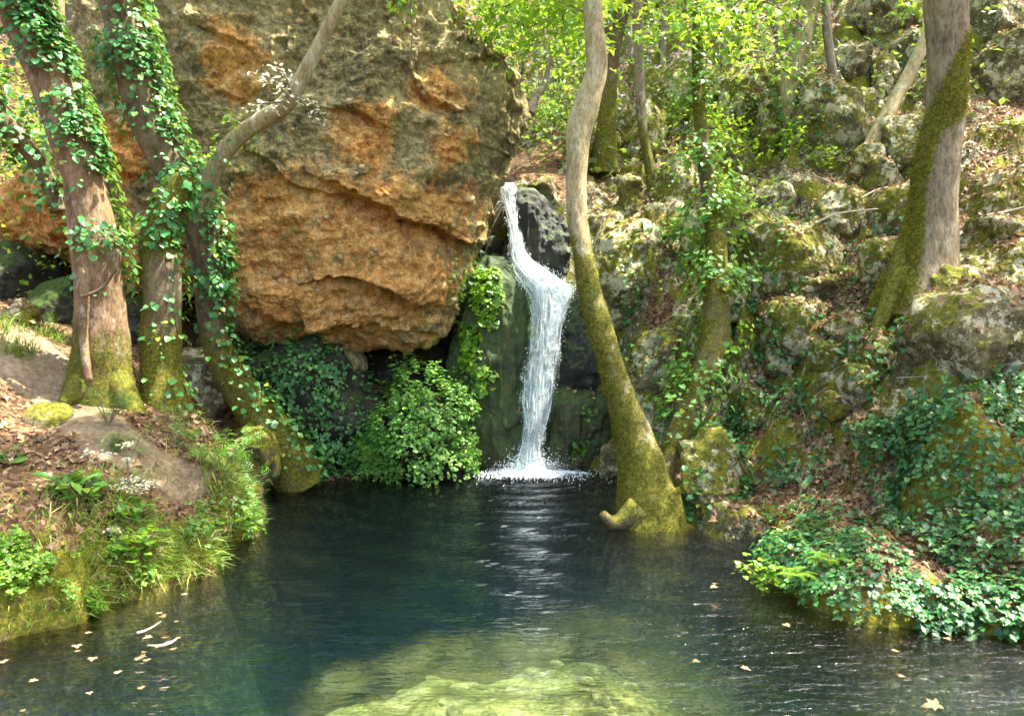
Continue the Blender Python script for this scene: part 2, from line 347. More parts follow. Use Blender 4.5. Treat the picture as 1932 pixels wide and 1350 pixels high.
# ------------------------------------------------------------------ terrain heightfield
ctrl = []
def cpx(px, py, d): ctrl.append(P(px, py, d))
def cw(x, y, z): ctrl.append(np.array([x, y, z], float))
def dwater(py):  # distance at which a pixel row meets the water
    v = (CY - py) / F; return CAMZ * (CP + v * SP) / (SP - v * CP)
LEFT_EDGE = [(-160, 1240), (0, 1212), (100, 1190), (180, 1165), (280, 1130), (350, 1100), (420, 1068), (470, 1022), (493, 985), (487, 950), (505, 928), (590, 915), (640, 907), (740, 903), (860, 893)]
RIGHT_EDGE = [(2080, 1225), (1932, 1215), (1780, 1192), (1620, 1185), (1490, 1125), (1425, 1065), (1440, 1022), (1330, 995), (1230, 1005), (1150, 985), (1165, 940), (1185, 908), (1130, 893)]
def edge_ctrl(E, hs, inward):
    W_ = np.array([P(x, y, dwater(y)) for x, y in E])
    T = np.gradient(W_[:, :2], axis=0); T = T / np.linalg.norm(T, axis=1, keepdims=True)
    N = np.stack([T[:, 1], -T[:, 0]], 1) * inward
    for k in range(len(W_)):
        h = hs[k]
        cw(*(W_[k, :2] + N[k] * .13), -.55); cw(*(W_[k, :2] - N[k] * .06), .08); cw(*(W_[k, :2] - N[k] * .30), h)
    return W_
hl = [.5, .52, .55, .58, .58, .55, .5, .42, .36, .36, .3, .2, .12, .15, .25]
LW = edge_ctrl(LEFT_EDGE, hl, 1)
hr = [.3, .22, .2, .3, .25, .22, .3, .2, .1, .1, .1, .2, .3]
RW = edge_ctrl(RIGHT_EDGE, hr, -1)
for a in [(300, 900, 7.8), (100, 900, 7.3), (0, 900, 7.2), (200, 800, 8.3), (60, 780, 8.3), (0, 700, 8.6), (0, 602, 9.3), (100, 660, 9.3), (420, 830, 9.5), (380, 790, 10.0), (330, 770, 9.6), (240, 762, 9.2), (130, 720, 9.0), (450, 880, 9.6), (250, 710, 10.2), (350, 690, 11.2), (30, 590, 10.6), (180, 640, 10.6), (430, 690, 12.0), (540, 880, 11.4), (620, 870, 11.9), (600, 760, 12.2), (600, 690, 12.9), (750, 720, 13.4), (850, 700, 13.4), (800, 880, 11.9), (760, 800, 12.4)]:
    cpx(*a)
for a in [(-9, 8, 3), (-9, 5, 1.7), (-6, 4, .8), (-5, 3, .7), (-12, 12, 5), (-7.5, 11, 2.7), (-8, 15, 4.5), (-4, 15, 2.2), (-2, 15, 2.2), (0, 0, .55), (2.5, 1, .5), (-2.5, .5, .5), (0, 1.6, .1), (0, 2.6, -.45), (-2, 3, -.4), (2, 3, -.35), (4, 3.5, .4), (0, -5, 1.2), (8, 0, 2), (-8, -2, 1.5), (7, 4, 2.0), (9, 6, 4.4),
          (-.6, 8.5, -2.7), (.1, 5.3, -.42), (-.4, 4.5, -.4), (.9, 5.5, -.42), (-.3, 5.0, -.45), (.4, 4.2, -.35), (-1.5, 6.5, -2.5), (-2.4, 5.6, -1.8), (-1.4, 5.4, -.6), (-.7, 6.1, -.62), (-1.3, 4.3, -.42), (-.8, 5.1, -.42), (-1.2, 4.7, -.5), (.3, 6.1, -.5), (.5, 6.8, -.7), (-.3, 5.8, -.55), (-2.4, 5.0, -2.2), (-3, 6, -1.6), (-2.8, 7.5, -2.2), (-1, 7.2, -2.6), (1.8, 6.2, -1.2), (2.0, 5.6, -1.1), (1.0, 6.3, -.75), (1.2, 7.4, -1.3), (1.5, 8.2, -1.0), (0, 11, -2.2), (.6, 9.6, -2.4), (-1.8, 10.2, -2.3), (-2.6, 4.2, -1.6), (1.0, 10.8, -.5), (2.3, 5.0, -1.1), (1.7, 4.6, -.9), (.9, 4.4, -.38)]:
    cw(*a)
for a in [(1932, 1000, 6.3), (1932, 720, 7.3), (1700, 740, 8.0), (1700, 1000, 7.0), (1550, 830, 8.7), (1600, 890, 8.2), (1500, 950, 8.4), (1390, 930, 9.3), (1350, 850, 9.9), (1750, 560, 9.3), (1932, 560, 9.1), (1932, 640, 8.4), (1620, 560, 10), (1450, 640, 10.4), (1380, 650, 10.6), (1300, 650, 11.1), (1230, 700, 11.4), (1200, 820, 11.4), (1200, 560, 12), (1300, 500, 12.2), (1450, 520, 11.5), (1600, 440, 12), (1850, 360, 12), (1932, 250, 13.6), (1500, 300, 14), (1620, 320, 13.4), (1250, 390, 14), (1120, 350, 14.6), (1400, 200, 16.5), (1700, 150, 16), (1900, 60, 16.5), (1300, 120, 19), (1150, 190, 20), (1050, 190, 19.5), (1500, 0, 20), (2200, 300, 13), (2200, 700, 8), (2200, 1000, 6.5), (2300, 0, 18), (1000, 345, 13.5), (960, 352, 13.5), (1000, 430, 13.1), (1040, 560, 12.7), (1000, 880, 12.4), (920, 700, 13.0), (1080, 870, 12.2), (940, 880, 12.3), (1110, 700, 12.4), (1130, 480, 12.9), (930, 480, 13.6)]:
    cpx(*a)
for a in [(0, 15.5, 5.3), (-.6, 18, 6.0), (-1, 22, 8.2), (-4, 19, 4.8), (-8, 20, 7), (-13, 20, 9.5), (-4, 24, 9), (0, 28, 12), (-10, 30, 14), (6, 30, 16.5), (14, 24, 17), (18, 14, 14), (16, 6, 9), (20, 34, 24), (0, 40, 20), (-16, 40, 21), (12, 42, 25), (-18, 10, 8), (-18, 0, 4), (16, 0, 5)]:
    cw(*a)
CT = np.array(ctrl)
def kern(d2): return np.sqrt(d2 + .05)
_K = kern(((CT[:, None, :2] - CT[None, :, :2]) ** 2).sum(-1)); n_ = len(CT)
_A = np.zeros((n_ + 3, n_ + 3)); _A[:n_, :n_] = _K - np.eye(n_) * .02; _Pm = np.c_[np.ones(n_), CT[:, :2]]; _A[:n_, n_:] = _Pm; _A[n_:, :n_] = _Pm.T
_w = np.linalg.solve(_A, np.r_[CT[:, 2], 0, 0, 0])
xs = np.unique(np.concatenate([np.arange(-24, -7, .6), np.arange(-7, 9, .062), np.arange(9, 26, .6)]))
ys = np.unique(np.concatenate([np.arange(-8, 3.6, .4), np.arange(3.6, 15.5, .062), np.arange(15.5, 24, .16), np.arange(24, 48, .8)]))
GX, GY = np.meshgrid(xs, ys); pts = np.stack([GX.ravel(), GY.ravel()], 1)
Z = np.empty(len(pts))
for i in range(0, len(pts), 20000):
    q = pts[i:i + 20000]; k = kern(((q[:, None] - CT[None, :, :2]) ** 2).sum(-1))
    Z[i:i + 20000] = k @ _w[:n_] + _w[n_] + q @ _w[n_ + 1:]
p3 = np.c_[pts, Z * .8]
side = sstep(.5, 2.0, pts[:, 0])  # right slope is rockier
nz1 = fbm(p3, 1.6, 5, 3); nz2 = fbm(p3, .45, 4, 9); rg = fbm(p3, .9, 4, 21, True)
above = sstep(-.1, .35, Z)
Z = Z + above * (.10 * nz1 + .035 * nz2 + side * (.22 * nz1 + .16 * np.maximum(rg, -.2))) + (1 - above) * (.16 * nz1 + .09 * nz2)
cd1, cd2, cid_ = cells(p3 * np.array([1, 1, 1.15]) + .22 * np.stack([fbm(p3, .7, 3, 71), fbm(p3, .7, 3, 72), fbm(p3, .7, 3, 73)], 1), .85, 5)
ed1, ed2, eid_ = cells(p3 + .1 * np.stack([fbm(p3, .3, 3, 74), fbm(p3, .3, 3, 75), fbm(p3, .3, 3, 76)], 1), .36, 8)
crag_w = side * above * sstep(46, 24, pts[:, 1]) * (.25 + .75 * sstep(.4, 1.4, Z))
lump = (cid_ - .42) * .55 * sstep(0, .35, cd2 - cd1) + .14 * (1 - cd1) ; lump2 = (eid_ - .4) * .20 * sstep(0, .4, ed2 - ed1)
Z = Z + crag_w * (lump * 1.7 + lump2 * 1.3 - .10 * np.exp(-((cd2 - cd1) / .12) ** 2))
crev = np.maximum(np.exp(-((cd2 - cd1) / .16) ** 2), .6 * np.exp(-((ed2 - ed1) / .16) ** 2)) * crag_w
ZG = Z.reshape(GX.shape)
def height(x, y):
    x = np.clip(np.asarray(x, float), xs[0] + 1e-3, xs[-1] - 1e-3); y = np.clip(np.asarray(y, float), ys[0] + 1e-3, ys[-1] - 1e-3)
    i = np.searchsorted(xs, x) - 1; j = np.searchsorted(ys, y) - 1
    u = (x - xs[i]) / (xs[i + 1] - xs[i]); v = (y - ys[j]) / (ys[j + 1] - ys[j])
    return (ZG[j, i] * (1 - u) + ZG[j, i + 1] * u) * (1 - v) + (ZG[j + 1, i] * (1 - u) + ZG[j + 1, i + 1] * u) * v
_ds = np.concatenate([np.arange(3.2, 16, .03), np.arange(16, 46, .1)])
def hit(px, py, water=True):
    q = PN(np.tile([[px, py]], (len(_ds), 1)), _ds); h = height(q[:, 0], q[:, 1])
    if water: h = np.maximum(h, 0)
    b = np.nonzero(q[:, 2] <= h)[0]
    return q[b[0]] if len(b) else q[-1]
GV = np.c_[pts, Z]; Gn = grid_normals(GV.reshape(*GX.shape, 3), False).reshape(-1, 3); Gn *= np.sign(Gn[:, 2:3])
gpx, gpy = proj(GV)
PATH_POLY = [(-60, 560), (20, 590), (90, 640), (150, 700), (210, 770), (300, 850), (390, 880), (420, 930), (330, 960), (240, 890), (160, 850), (70, 760), (-60, 690)]
soil = np.where(inpoly(gpx, gpy, PATH_POLY) & (pts[:, 0] < -1.5) & (pts[:, 1] < 10.5), 1.0, 0.0)
sg = soil.reshape(GX.shape)
for _ in range(5): sg[1:-1, 1:-1] = (sg[:-2, 1:-1] + sg[2:, 1:-1] + sg[1:-1, :-2] + sg[1:-1, 2:] + sg[1:-1, 1:-1]) / 5
soil = sg.ravel() * .95
steep = 1 - Gn[:, 2]
rocky = side * sstep(.22, .5, steep) * .9 + (1 - side) * sstep(.35, .6, steep) * .7 + .25 * side + sstep(11.6, 12.4, pts[:, 1]) * sstep(16, 14, pts[:, 1]) * .35
mossg = .18 + side * (.10 + .3 * sstep(.2, .5, steep)) + .25 * sstep(.3, .6, steep) - soil * .8
face = (1 - side) * sstep(.12, .35, steep) * (pts[:, 1] < 10.6); rocky = rocky * (1 - .9 * (1 - side) * (pts[:, 1] < 10.6)) + .30 * face * (Z < .5); mossg = mossg + .15 * face * (Z < .55)
rocky = rocky + crag_w * (.45 * (cid_ > .5) + .25 * (eid_ > .55)) - .9 * crev; mossg = mossg + crag_w * .25 * (eid_ - .5) - .5 * crev
bed = sstep(.06, -.12, Z)
mud_unlit = 1 - .95 * np.exp(-(((pts[:, 0] + .45) / 1.75) ** 2 + ((pts[:, 1] - 4.9) / 2.1) ** 2) ** 1.5); mud_unlit = np.clip(mud_unlit - .25 * sstep(-.25, .1, fbm(p3, .6, 4, 61)), 0, 1)  # muddy debris; the paler ellipse also paints the sunlit patch of bed
gf = gridfaces(*GX.shape); fc = GV[gf].mean(1); fpx, fpy = proj(fc)
inpool = (fc[:, 2] < -.02) & (np.abs(fc[:, 0]) < 7) & (fc[:, 1] < 13)
fsoil = soil[gf].mean(1) > .5
kindf = np.where(inpool, 0, np.where(fsoil, 1, np.where((fc[:, 0] < -1.2) & (fc[:, 1] < 12.2), 2, 3)))
for k, nm in enumerate(('pool_bed', 'path', 'bank', 'hillside')):
    ff = gf[kindf == k]; u, inv = np.unique(ff, return_inverse=True)
    link(nm, make_mesh(nm, GV[u], inv.reshape(-1, 4), M['ground'], dict(soil=soil[u], moss=mossg[u], rocky=rocky[u], bed=bed[u], mud_unlit=mud_unlit[u])), kind='structure')
SURF = []   # (V, quads-or-tris) everything ivy and litter may lie on
SURF.append((GV, gf[(fc[:, 1] > 3) & (fc[:, 1] < 16) & (np.abs(fc[:, 0]) < 9)]))

# water: one closed body whose top is the pool surface
wx = np.linspace(-6.5, 6.5, 131); wy = np.linspace(2.0, 13.2, 113)
WX, WY = np.meshgrid(wx, wy); fallx, fally = P(1000, 892, 11.9)[:2]
rr = np.hypot(WX - fallx, (WY - fally)); agit = 1.3 * np.exp(-rr / 2.4) + .16
wz = .028 * np.exp(-rr / 1.3) * np.sin(rr * 16) + .004 * np.sin(WX * 5 + WY * 9)
nw = WX.size; WV = np.concatenate([np.stack([WX.ravel(), WY.ravel(), wz.ravel()], 1), [[-6.5, 2.0, -4.2], [6.5, 2.0, -4.2], [6.5, 13.2, -4.2], [-6.5, 13.2, -4.2]]])
r0 = np.arange(131); top = gridfaces(113, 131); b = [nw, nw + 1, nw + 2, nw + 3]
tris = []
for ring, (c0, c1) in ((r0, (0, 1)), (np.arange(113) * 131 + 130, (1, 2)), ((112 * 131 + r0)[::-1], (2, 3)), ((np.arange(113) * 131)[::-1], (3, 0))):
    for i in range(len(ring) - 1): tris.append((ring[i + 1], ring[i], b[c0]))
    tris.append((ring[-1], b[c0], b[c1]))
link('water', make_mesh('water', WV, [top, np.array(tris), np.array([[b[3], b[2], b[1], b[0]]])], M['water'], dict(agit=np.r_[agit.ravel(), 0, 0, 0, 0])), kind='structure')

# ------------------------------------------------------------------ leaf shapes
def fan(out, cz=0.0, fold=.15, curl=-.12):
    o = np.array(out, float); c = np.array([[0, .4]]); v = np.vstack([c, o])
    z = fold * np.abs(v[:, 0]) + curl * v[:, 1] ** 2
    V = np.c_[v, z]; n = len(o)
    return V, np.array([(0, i + 1, (i + 1) % n + 1) for i in range(n)])
def mirror(h): return h + [(-x, y) for x, y in reversed(h) if abs(x) > 1e-6]
T_IVY = fan(mirror([(0, .04), (.24, -.12), (.5, .14), (.33, .36), (.4, .58), (.17, .66), (0, 1.0)]))
T_ROUND = fan(mirror([(0, .02), (.3, -.1), (.5, .2), (.42, .55), (.2, .82), (0, .95)]))
T_PLANE = fan(mirror([(0, .1), (.16, 0), (.55, .02), (.34, .24), (.62, .5), (.26, .5), (.22, .7), (0, 1.05)]), fold=.5, curl=-.35)
T_FLAT = fan(mirror([(0, .1), (.16, 0), (.55, .02), (.34, .24), (.62, .5), (.26, .5), (.22, .7), (0, 1.05)]), fold=.08, curl=-.08)
T_OVAL = (np.array([[0, 0, 0], [.3, .45, .06], [0, 1, -.1], [-.3, .45, .06], [0, .5, 0]], float), np.array([(0, 1, 4), (1, 2, 4), (2, 3, 4), (3, 0, 4)]))
T_QUAD = (np.array([[0, 0, 0], [.38, .5, .08], [0, 1, -.08], [-.38, .5, .08]], float), np.array([(0, 1, 2), (0, 2, 3)]))
def sprig():
    V = []; Fs = []
    for k in range(4):
        y = .12 + .24 * k
        for s in (-1, 1):
            a = s * .9; c, n = math.cos(a), math.sin(a); L = .5 - .07 * k
            b0 = len(V); q = np.array([[0, 0], [.17, .5], [0, 1], [-.17, .5]]) * L
            for x, yy in q: V.append((x * c + yy * n, y + yy * c - x * n * .3, -.1 * yy))
            Fs += [(b0, b0 + 1, b0 + 2), (b0, b0 + 2, b0 + 3)]
    return np.array(V), np.array(Fs)
T_SPRIG = sprig()
def lobed3():
    V = []; Fs = []
    for (cx, cy, r) in ((0, .7, .36), (.33, .3, .34), (-.33, .3, .34)):
        b0 = len(V); V.append((cx, cy, .02))
        for k in range(6): V.append((cx + r * math.cos(k * 1.047), cy + r * math.sin(k * 1.047), -.05))
        Fs += [(b0, b0 + 1 + k, b0 + 1 + (k + 1) % 6) for k in range(6)]
    return np.array(V), np.array(Fs)
T_FAN3 = lobed3()
T_BLADE = (np.array([[-.03, 0, 0], [.03, 0, 0], [-.025, .45, .04], [.025, .45, .04], [0, 1, -.18]], float), np.array([(0, 1, 3), (0, 3, 2), (2, 3, 4)]))
T_TUFT = (np.array([[-.16, 0, 0], [.16, 0, 0], [0.05, .5, 1.0]], float), np.array([(0, 1, 2)]))
def frames(n, tip):
    n = nrm(n); y = tip - (tip * n).sum(1, keepdims=True) * n; y = nrm(y + 1e-6); x = np.cross(y, n)
    return np.stack([x, y, n], 1)   # rows
def leaves(T, pos, Fr, size):
    V = np.einsum('vk,nkc->nvc', T[0], Fr) * size[:, None, None] + pos[:, None]
    nv = len(T[0]); Fc = T[1][None] + (np.arange(len(pos)) * nv)[:, None, None]
    return V.reshape(-1, 3), Fc.reshape(-1, 3)
def matrix(pos, Fr, s):
    x, y, z = Fr * s
    return Matrix(((x[0], y[0], z[0], pos[0]), (x[1], y[1], z[1], pos[1]), (x[2], y[2], z[2], pos[2]), (0, 0, 0, 1)))
def sample(V, Fc, n, mask=None):
    """area-weighted points and normals on a mesh; mask(p, n) -> probability"""
    Fc = Fc if Fc.shape[1] == 3 else np.concatenate([Fc[:, [0, 1, 2]], Fc[:, [0, 2, 3]]])
    A, B, C = V[Fc[:, 0]], V[Fc[:, 1]], V[Fc[:, 2]]; cr = np.cross(B - A, C - A); ar = np.linalg.norm(cr, axis=1)
    w = ar.copy()
    if mask is not None: w = w * np.clip(mask((A + B + C) / 3, nrm(cr)), 0, None)
    if w.sum() <= 0: return np.zeros((0, 3)), np.zeros((0, 3))
    k = R_.choice(len(Fc), n, p=w / w.sum()); r1 = np.sqrt(R_.random((n, 1))); r2 = R_.random((n, 1))
    return A[k] * (1 - r1) + B[k] * r1 * (1 - r2) + C[k] * r1 * r2, nrm(cr[k])
def merged(surfs):
    Vs, Fs, o = [], [], 0
    for V, Fc in surfs:
        Fc = np.asarray(Fc); Fc = Fc if Fc.shape[1] == 3 else np.concatenate([Fc[:, [0, 1, 2]], Fc[:, [0, 2, 3]]])
        Vs.append(V); Fs.append(Fc + o); o += len(V)
    return np.concatenate(Vs), np.concatenate(Fs)
TMPL = {}
def tmesh(T, mat, key):
    if key not in TMPL: TMPL[key] = make_mesh(key, T[0], T[1], mat, None, False)
    return TMPL[key]
def jit(n, s): return R_.normal(0, s, (n, 3))
UP = np.array([0, 0, 1.0])
def ivy(name, label, cat, surfs, n, mask, size, mat, T=T_IVY, lift=(.01, .07), nobj=250, up=.35, group=None, part='leaf', tip=(0, 0, -1), minpx=9, smin=.35, puff=0.0):
    """a climbing or creeping plant: leaves over surfaces; the largest in view are leaf objects, the rest one foliage part"""
    V, Fc = merged(surfs); p, nn = sample(V, Fc, n, mask)
    if len(p) == 0: print('EMPTY', name, label); return None
    nn = nrm(nn + UP * up * .6)
    p = p + nn * R_.uniform(lift[0], lift[1], (n, 1)) + (nn * .8 + UP * .2) * (puff * np.maximum(fbm(p, .45, 3, 77) + .12, -.05))[:, None]; N = nrm(nn + UP * up + jit(n, .33)); tp = np.array(tip, float) + jit(n, .55)
    sz = size * R_.uniform(smin, 1.25, n); Fr = frames(N, tp)
    base = p[np.argmin(p[:, 2])]
    th = Thing(name, label, cat, base, group)
    d = p[:, 1]; spx = sz * F / d * np.clip(np.abs((Fr[:, 2] * nrm(np.array([0, 0, CAMZ]) - p)).sum(1)), .2, 1); x, y = proj(p)
    vis = (x > 5) & (x < 1927) & (y > 5) & (y < 1345); sc = np.where(vis, spx, 0)
    front = ((nrm(np.array([0, 0, CAMZ]) - p) * nn).sum(1) > .05); sc = sc * np.where(front, 1, .2)
    idx = np.argsort(-sc)[:nobj]; idx = idx[sc[idx] >= minpx]
    me = tmesh(T, mat, part + '_' + mat.name)
    for k in idx: th.inst(part, me, matrix(p[k], Fr[k], sz[k]))
    rest = np.ones(n, bool); rest[idx] = False
    if rest.sum():
        LV, LF = leaves(T, p[rest], Fr[rest], sz[rest]); th.part('foliage', LV, LF, mat, None, False, stuff=True)
    return th

# ------------------------------------------------------------------ rocks
def polar(poly, c, th):
    poly = np.asarray(poly, float); A = poly; B = np.roll(poly, -1, 0); R = np.zeros(len(th))
    dx, dy = np.cos(th), np.sin(th)
    for a, b in zip(A, B):
        e = b - a; w = a - c; den = dx * e[1] - dy * e[0]; den = np.where(np.abs(den) < 1e-9, 1e-9, den)
        t_ = (w[0] * e[1] - w[1] * e[0]) / den; u = (w[0] * dy - w[1] * dx) / den
        ok = (u >= -1e-6) & (u <= 1 + 1e-6) & (t_ > 0); R = np.where(ok, np.maximum(R, t_), R)
    return R
def inflate(polyXZ, y0, df, db, nth, nf, nb, ex=2.6, c=None, smooth=3):
    """closed rock body: outline at distance y0, bulging df towards -Y and db towards +Y"""
    polyXZ = np.asarray(polyXZ, float); c = polyXZ.mean(0) if c is None else np.asarray(c, float)
    th = np.linspace(0, 2 * math.pi, nth, endpoint=False); R = polar(polyXZ, c, th); R = np.where(R < 1e-3, R[R > 1e-3].mean(), R)
    for _ in range(smooth): R = (np.roll(R, 1) + 2 * R + np.roll(R, -1)) / 4
    rings = []
    for sgn, dd, n, m in ((-1, df, nf, 0), (1, db, nb, 1)):
        rho = np.sin(np.linspace(0.0, math.pi / 2, n + 1)[1:]) if sgn < 0 else np.sin(np.linspace(math.pi / 2, 0.0, n + 1)[1:-1])
        if sgn < 0: rho = np.linspace(1.0 / n, 1, n) ** .75
        for r in rho:
            yy = y0 + sgn * dd * max(0.0, 1 - r ** ex) ** (1 / ex if sgn > 0 else 1 / 2.0)
            rings.append(np.stack([c[0] + np.cos(th) * R * r, np.full(nth, yy), c[1] + np.sin(th) * R * r], 1))
    G = np.stack(rings)
    return G, c
def close_rock(G, y0, df, db, c):
    nr, nth = G.shape[:2]; V = np.concatenate([G.reshape(-1, 3), [G[0].mean(0)], [G[-1].mean(0)]])
    q = gridfaces(nr, nth, True); j = np.arange(nth); j2 = (j + 1) % nth; a = nr * nth
    t1 = np.stack([np.full(nth, a), j2, j], 1); o = (nr - 1) * nth; t2 = np.stack([np.full(nth, a + 1), o + j, o + j2], 1)
    return V, [q[:, ::-1], t1[:, ::-1], t2[:, ::-1]]
def fix_out(V, Fl):
    q = Fl[0]; A, B, C = V[q[:, 0]], V[q[:, 1]], V[q[:, 2]]; n = np.cross(B - A, C - A); s = ((A - V.mean(0)) * n).sum()
    return Fl if s > 0 else [f[:, ::-1] for f in Fl]
def rock(name, label, cat, poly, d, thick, mat, moss=.35, seed=0, facets=7, amp=.10, res=1.0, group=None, store=True, ex=2.4, embed=0.0, smoothr=2, back=None, crag=.5, mosstop=.55, furrow=0.0):
    poly = np.asarray(poly, float); XZ = PN(poly, d)[:, [0, 2]]
    if embed: XZ[XZ[:, 1] < XZ[:, 1].mean(), 1] -= embed
    sz = np.ptp(XZ, axis=0).max(); nth = int(np.clip(sz / .022 * 2 * res, 60, 260)); nf = int(np.clip(sz / .03 * res, 24, 90))
    G, c = inflate(XZ, d, thick, back or thick * 1.1, nth, nf, max(10, nf // 3), ex, None, smoothr)
    p = G.reshape(-1, 3); rs = np.random.default_rng(seed + 100); ctr = np.array([c[0], d, c[1]])
    for _ in range(facets):
        n = nrm(rs.normal(0, 1, 3) + np.array([0, -.5, .25])); e = ((p - ctr) @ n).max(); o = e * rs.uniform(.58, .9)
        over = np.maximum((p - ctr) @ n - o, 0); p = p - n * (over * .88)[:, None]
    G = p.reshape(G.shape); N = grid_normals(G, True).reshape(-1, 3); s_ = np.sign(((p - ctr) * N).sum()); N = N * s_
    q = p + seed * 13.7
    disp = amp * sz * (.5 * fbm(q, sz * .55, 3, seed) + crag * fbm(q, sz * .32, 4, seed + 5, True) * .55 + .30 * fbm(q, sz * .12, 4, seed + 8))
    if furrow: disp = disp + furrow * (fbm(q * np.array([1, 1, .16]), .16, 4, seed + 11, True) + .6 * fbm(q * np.array([1, 1, .45]), .30, 3, seed + 12))
    p = p + N * disp[:, None]; G = p.reshape(G.shape); N = grid_normals(G, True).reshape(-1, 3) * s_
    V, Fl = close_rock(G, d, thick, thick, c); Fl = fix_out(V, Fl)
    ms = moss + mosstop * np.clip(N[:, 2], -.6, 1) + .25 * fbm(q, sz * .35, 3, seed + 3); ms = np.r_[ms, ms[0], ms[-1]]
    o = single(name, label, cat, V, Fl, mat, dict(moss=ms), group)
    if store:
        Fq = Fl[0]; Fq = Fq[(V[Fq].mean(1)[:, 1] < d + thick)]; SURF.append((V, Fq))
    return o, V, Fl
def blob(x0, x1, y0, y1, seed, n=18, sq=.75, wob=.12):
    r = np.random.default_rng(seed); a = np.linspace(0, 2 * math.pi, n, endpoint=False); cx, cy, rx, ry = (x0 + x1) / 2, (y0 + y1) / 2, (x1 - x0) / 2, (y1 - y0) / 2
    ca, sa = np.cos(a), np.sin(a); k = 1 + r.uniform(-wob, wob * .6, n)
    return np.stack([cx + rx * np.sign(ca) * np.abs(ca) ** sq * k, cy + ry * np.sign(sa) * np.abs(sa) ** sq * k], 1)

# --- the huge conglomerate boulder
BP = [(300, -170), (500, -230), (700, -190), (800, -60), (840, 5), (872, 62), (902, 115), (925, 152), (958, 170), (972, 195), (966, 238), (950, 272), (938, 300), (928, 350), (924, 400), (912, 450), (890, 480), (870, 520), (850, 570), (835, 600), (800, 640), (770, 655), (720, 650), (650, 655), (610, 632), (560, 645), (500, 622), (450, 598), (400, 562), (330, 545), (260, 565), (230, 542), (150, 497), (80, 472), (30, 442), (12, 410), (40, 370), (100, 330), (150, 290), (175, 240), (160, 170), (170, 80), (200, 0), (240, -90)]
D0 = 12.5
G, c0 = inflate(PN(BP, D0)[:, [0, 2]], D0, 1.55, 2.6, 1000, 270, 26, 2.8, PN([(560, 270)], D0)[0, [0, 2]], 2)
p = G.reshape(-1, 3); N = grid_normals(G, True).reshape(-1, 3); ctr = np.array([c0[0], D0, c0[1]]); N *= np.sign(((p - ctr) * N).sum())
bx, by = proj(p); pxm = 11.2 / F
disp = .30 * fbm(p, 1.7, 3, 41) + .17 * fbm(p, .8, 5, 47, True)
def polydist(poly):
    poly = np.asarray(poly, float); best = np.full(len(bx), 1e9); sg = np.zeros(len(bx))
    for a, b_ in zip(poly[:-1], poly[1:]):
        e = b_ - a; L2 = (e ** 2).sum(); t_ = np.clip(((bx - a[0]) * e[0] + (by - a[1]) * e[1]) / L2, 0, 1)
        dx, dy = bx - a[0] - t_ * e[0], by - a[1] - t_ * e[1]; d = np.hypot(dx, dy); cr = e[0] * (by - a[1]) - e[1] * (bx - a[0])
        m = d < best; best = np.where(m, d, best); sg = np.where(m, np.sign(cr), sg)
    return best, sg
warp = 26 * fbm(p, .55, 4, 61)
front = p[:, 1] < D0
def ledge(poly, A, wu, wd, depth):
    """an overhang: rock stands proud above the line (y up in the photo) and drops back below it"""
    d, sg = polydist(poly); s = d * sg + warp; poly = np.asarray(poly)
    up = np.where(s <= 0, A * np.exp(s / wu), 0); dn = np.where(s > 0, -depth * np.exp(-s / wd) * sstep(0, 6, s), 0)
    x0, x1 = poly[:, 0].min(), poly[:, 0].max(); env = sstep(x0 - 60, x0 + 40, bx) * (1 - sstep(x1 - 40, x1 + 60, bx))
    env = env * np.exp(-np.maximum(0, d - 120) / 60)
    return (up + dn) * env * front
disp = disp + ledge([(620, 345), (690, 375), (740, 405), (790, 432), (850, 452), (900, 455)], .15, 80, 36, .20)
disp = disp + ledge([(600, 520), (650, 505), (700, 520), (740, 545), (790, 560)], .12, 50, 30, .22)
disp = disp + ledge([(470, 285), (540, 330), (620, 360), (680, 372)], .07, 40, 25, .10)
disp = disp + ledge([(400, 520), (460, 555), (530, 580), (600, 588), (680, 600), (760, 610)], .12, 45, 30, .14)
disp = disp + ledge([(640, 215), (690, 222), (720, 240)], .05, 26, 26, .20)
disp = disp + ledge([(765, 140), (800, 165), (840, 190), (860, 200)], .10, 24, 34, .16)
disp = disp + ledge([(400, 60), (440, 70), (470, 95)], .06, 26, 40, .15)
disp = disp + ledge([(410, 165), (450, 180), (480, 175)], .05, 22, 22, .12)
disp = disp + ledge([(20, 365), (80, 350), (160, 335), (230, 330)], -.0, 30, 50, .12)
disp = disp + ledge([(880, 100), (920, 130), (950, 160)], .12, 40, 50, .05)
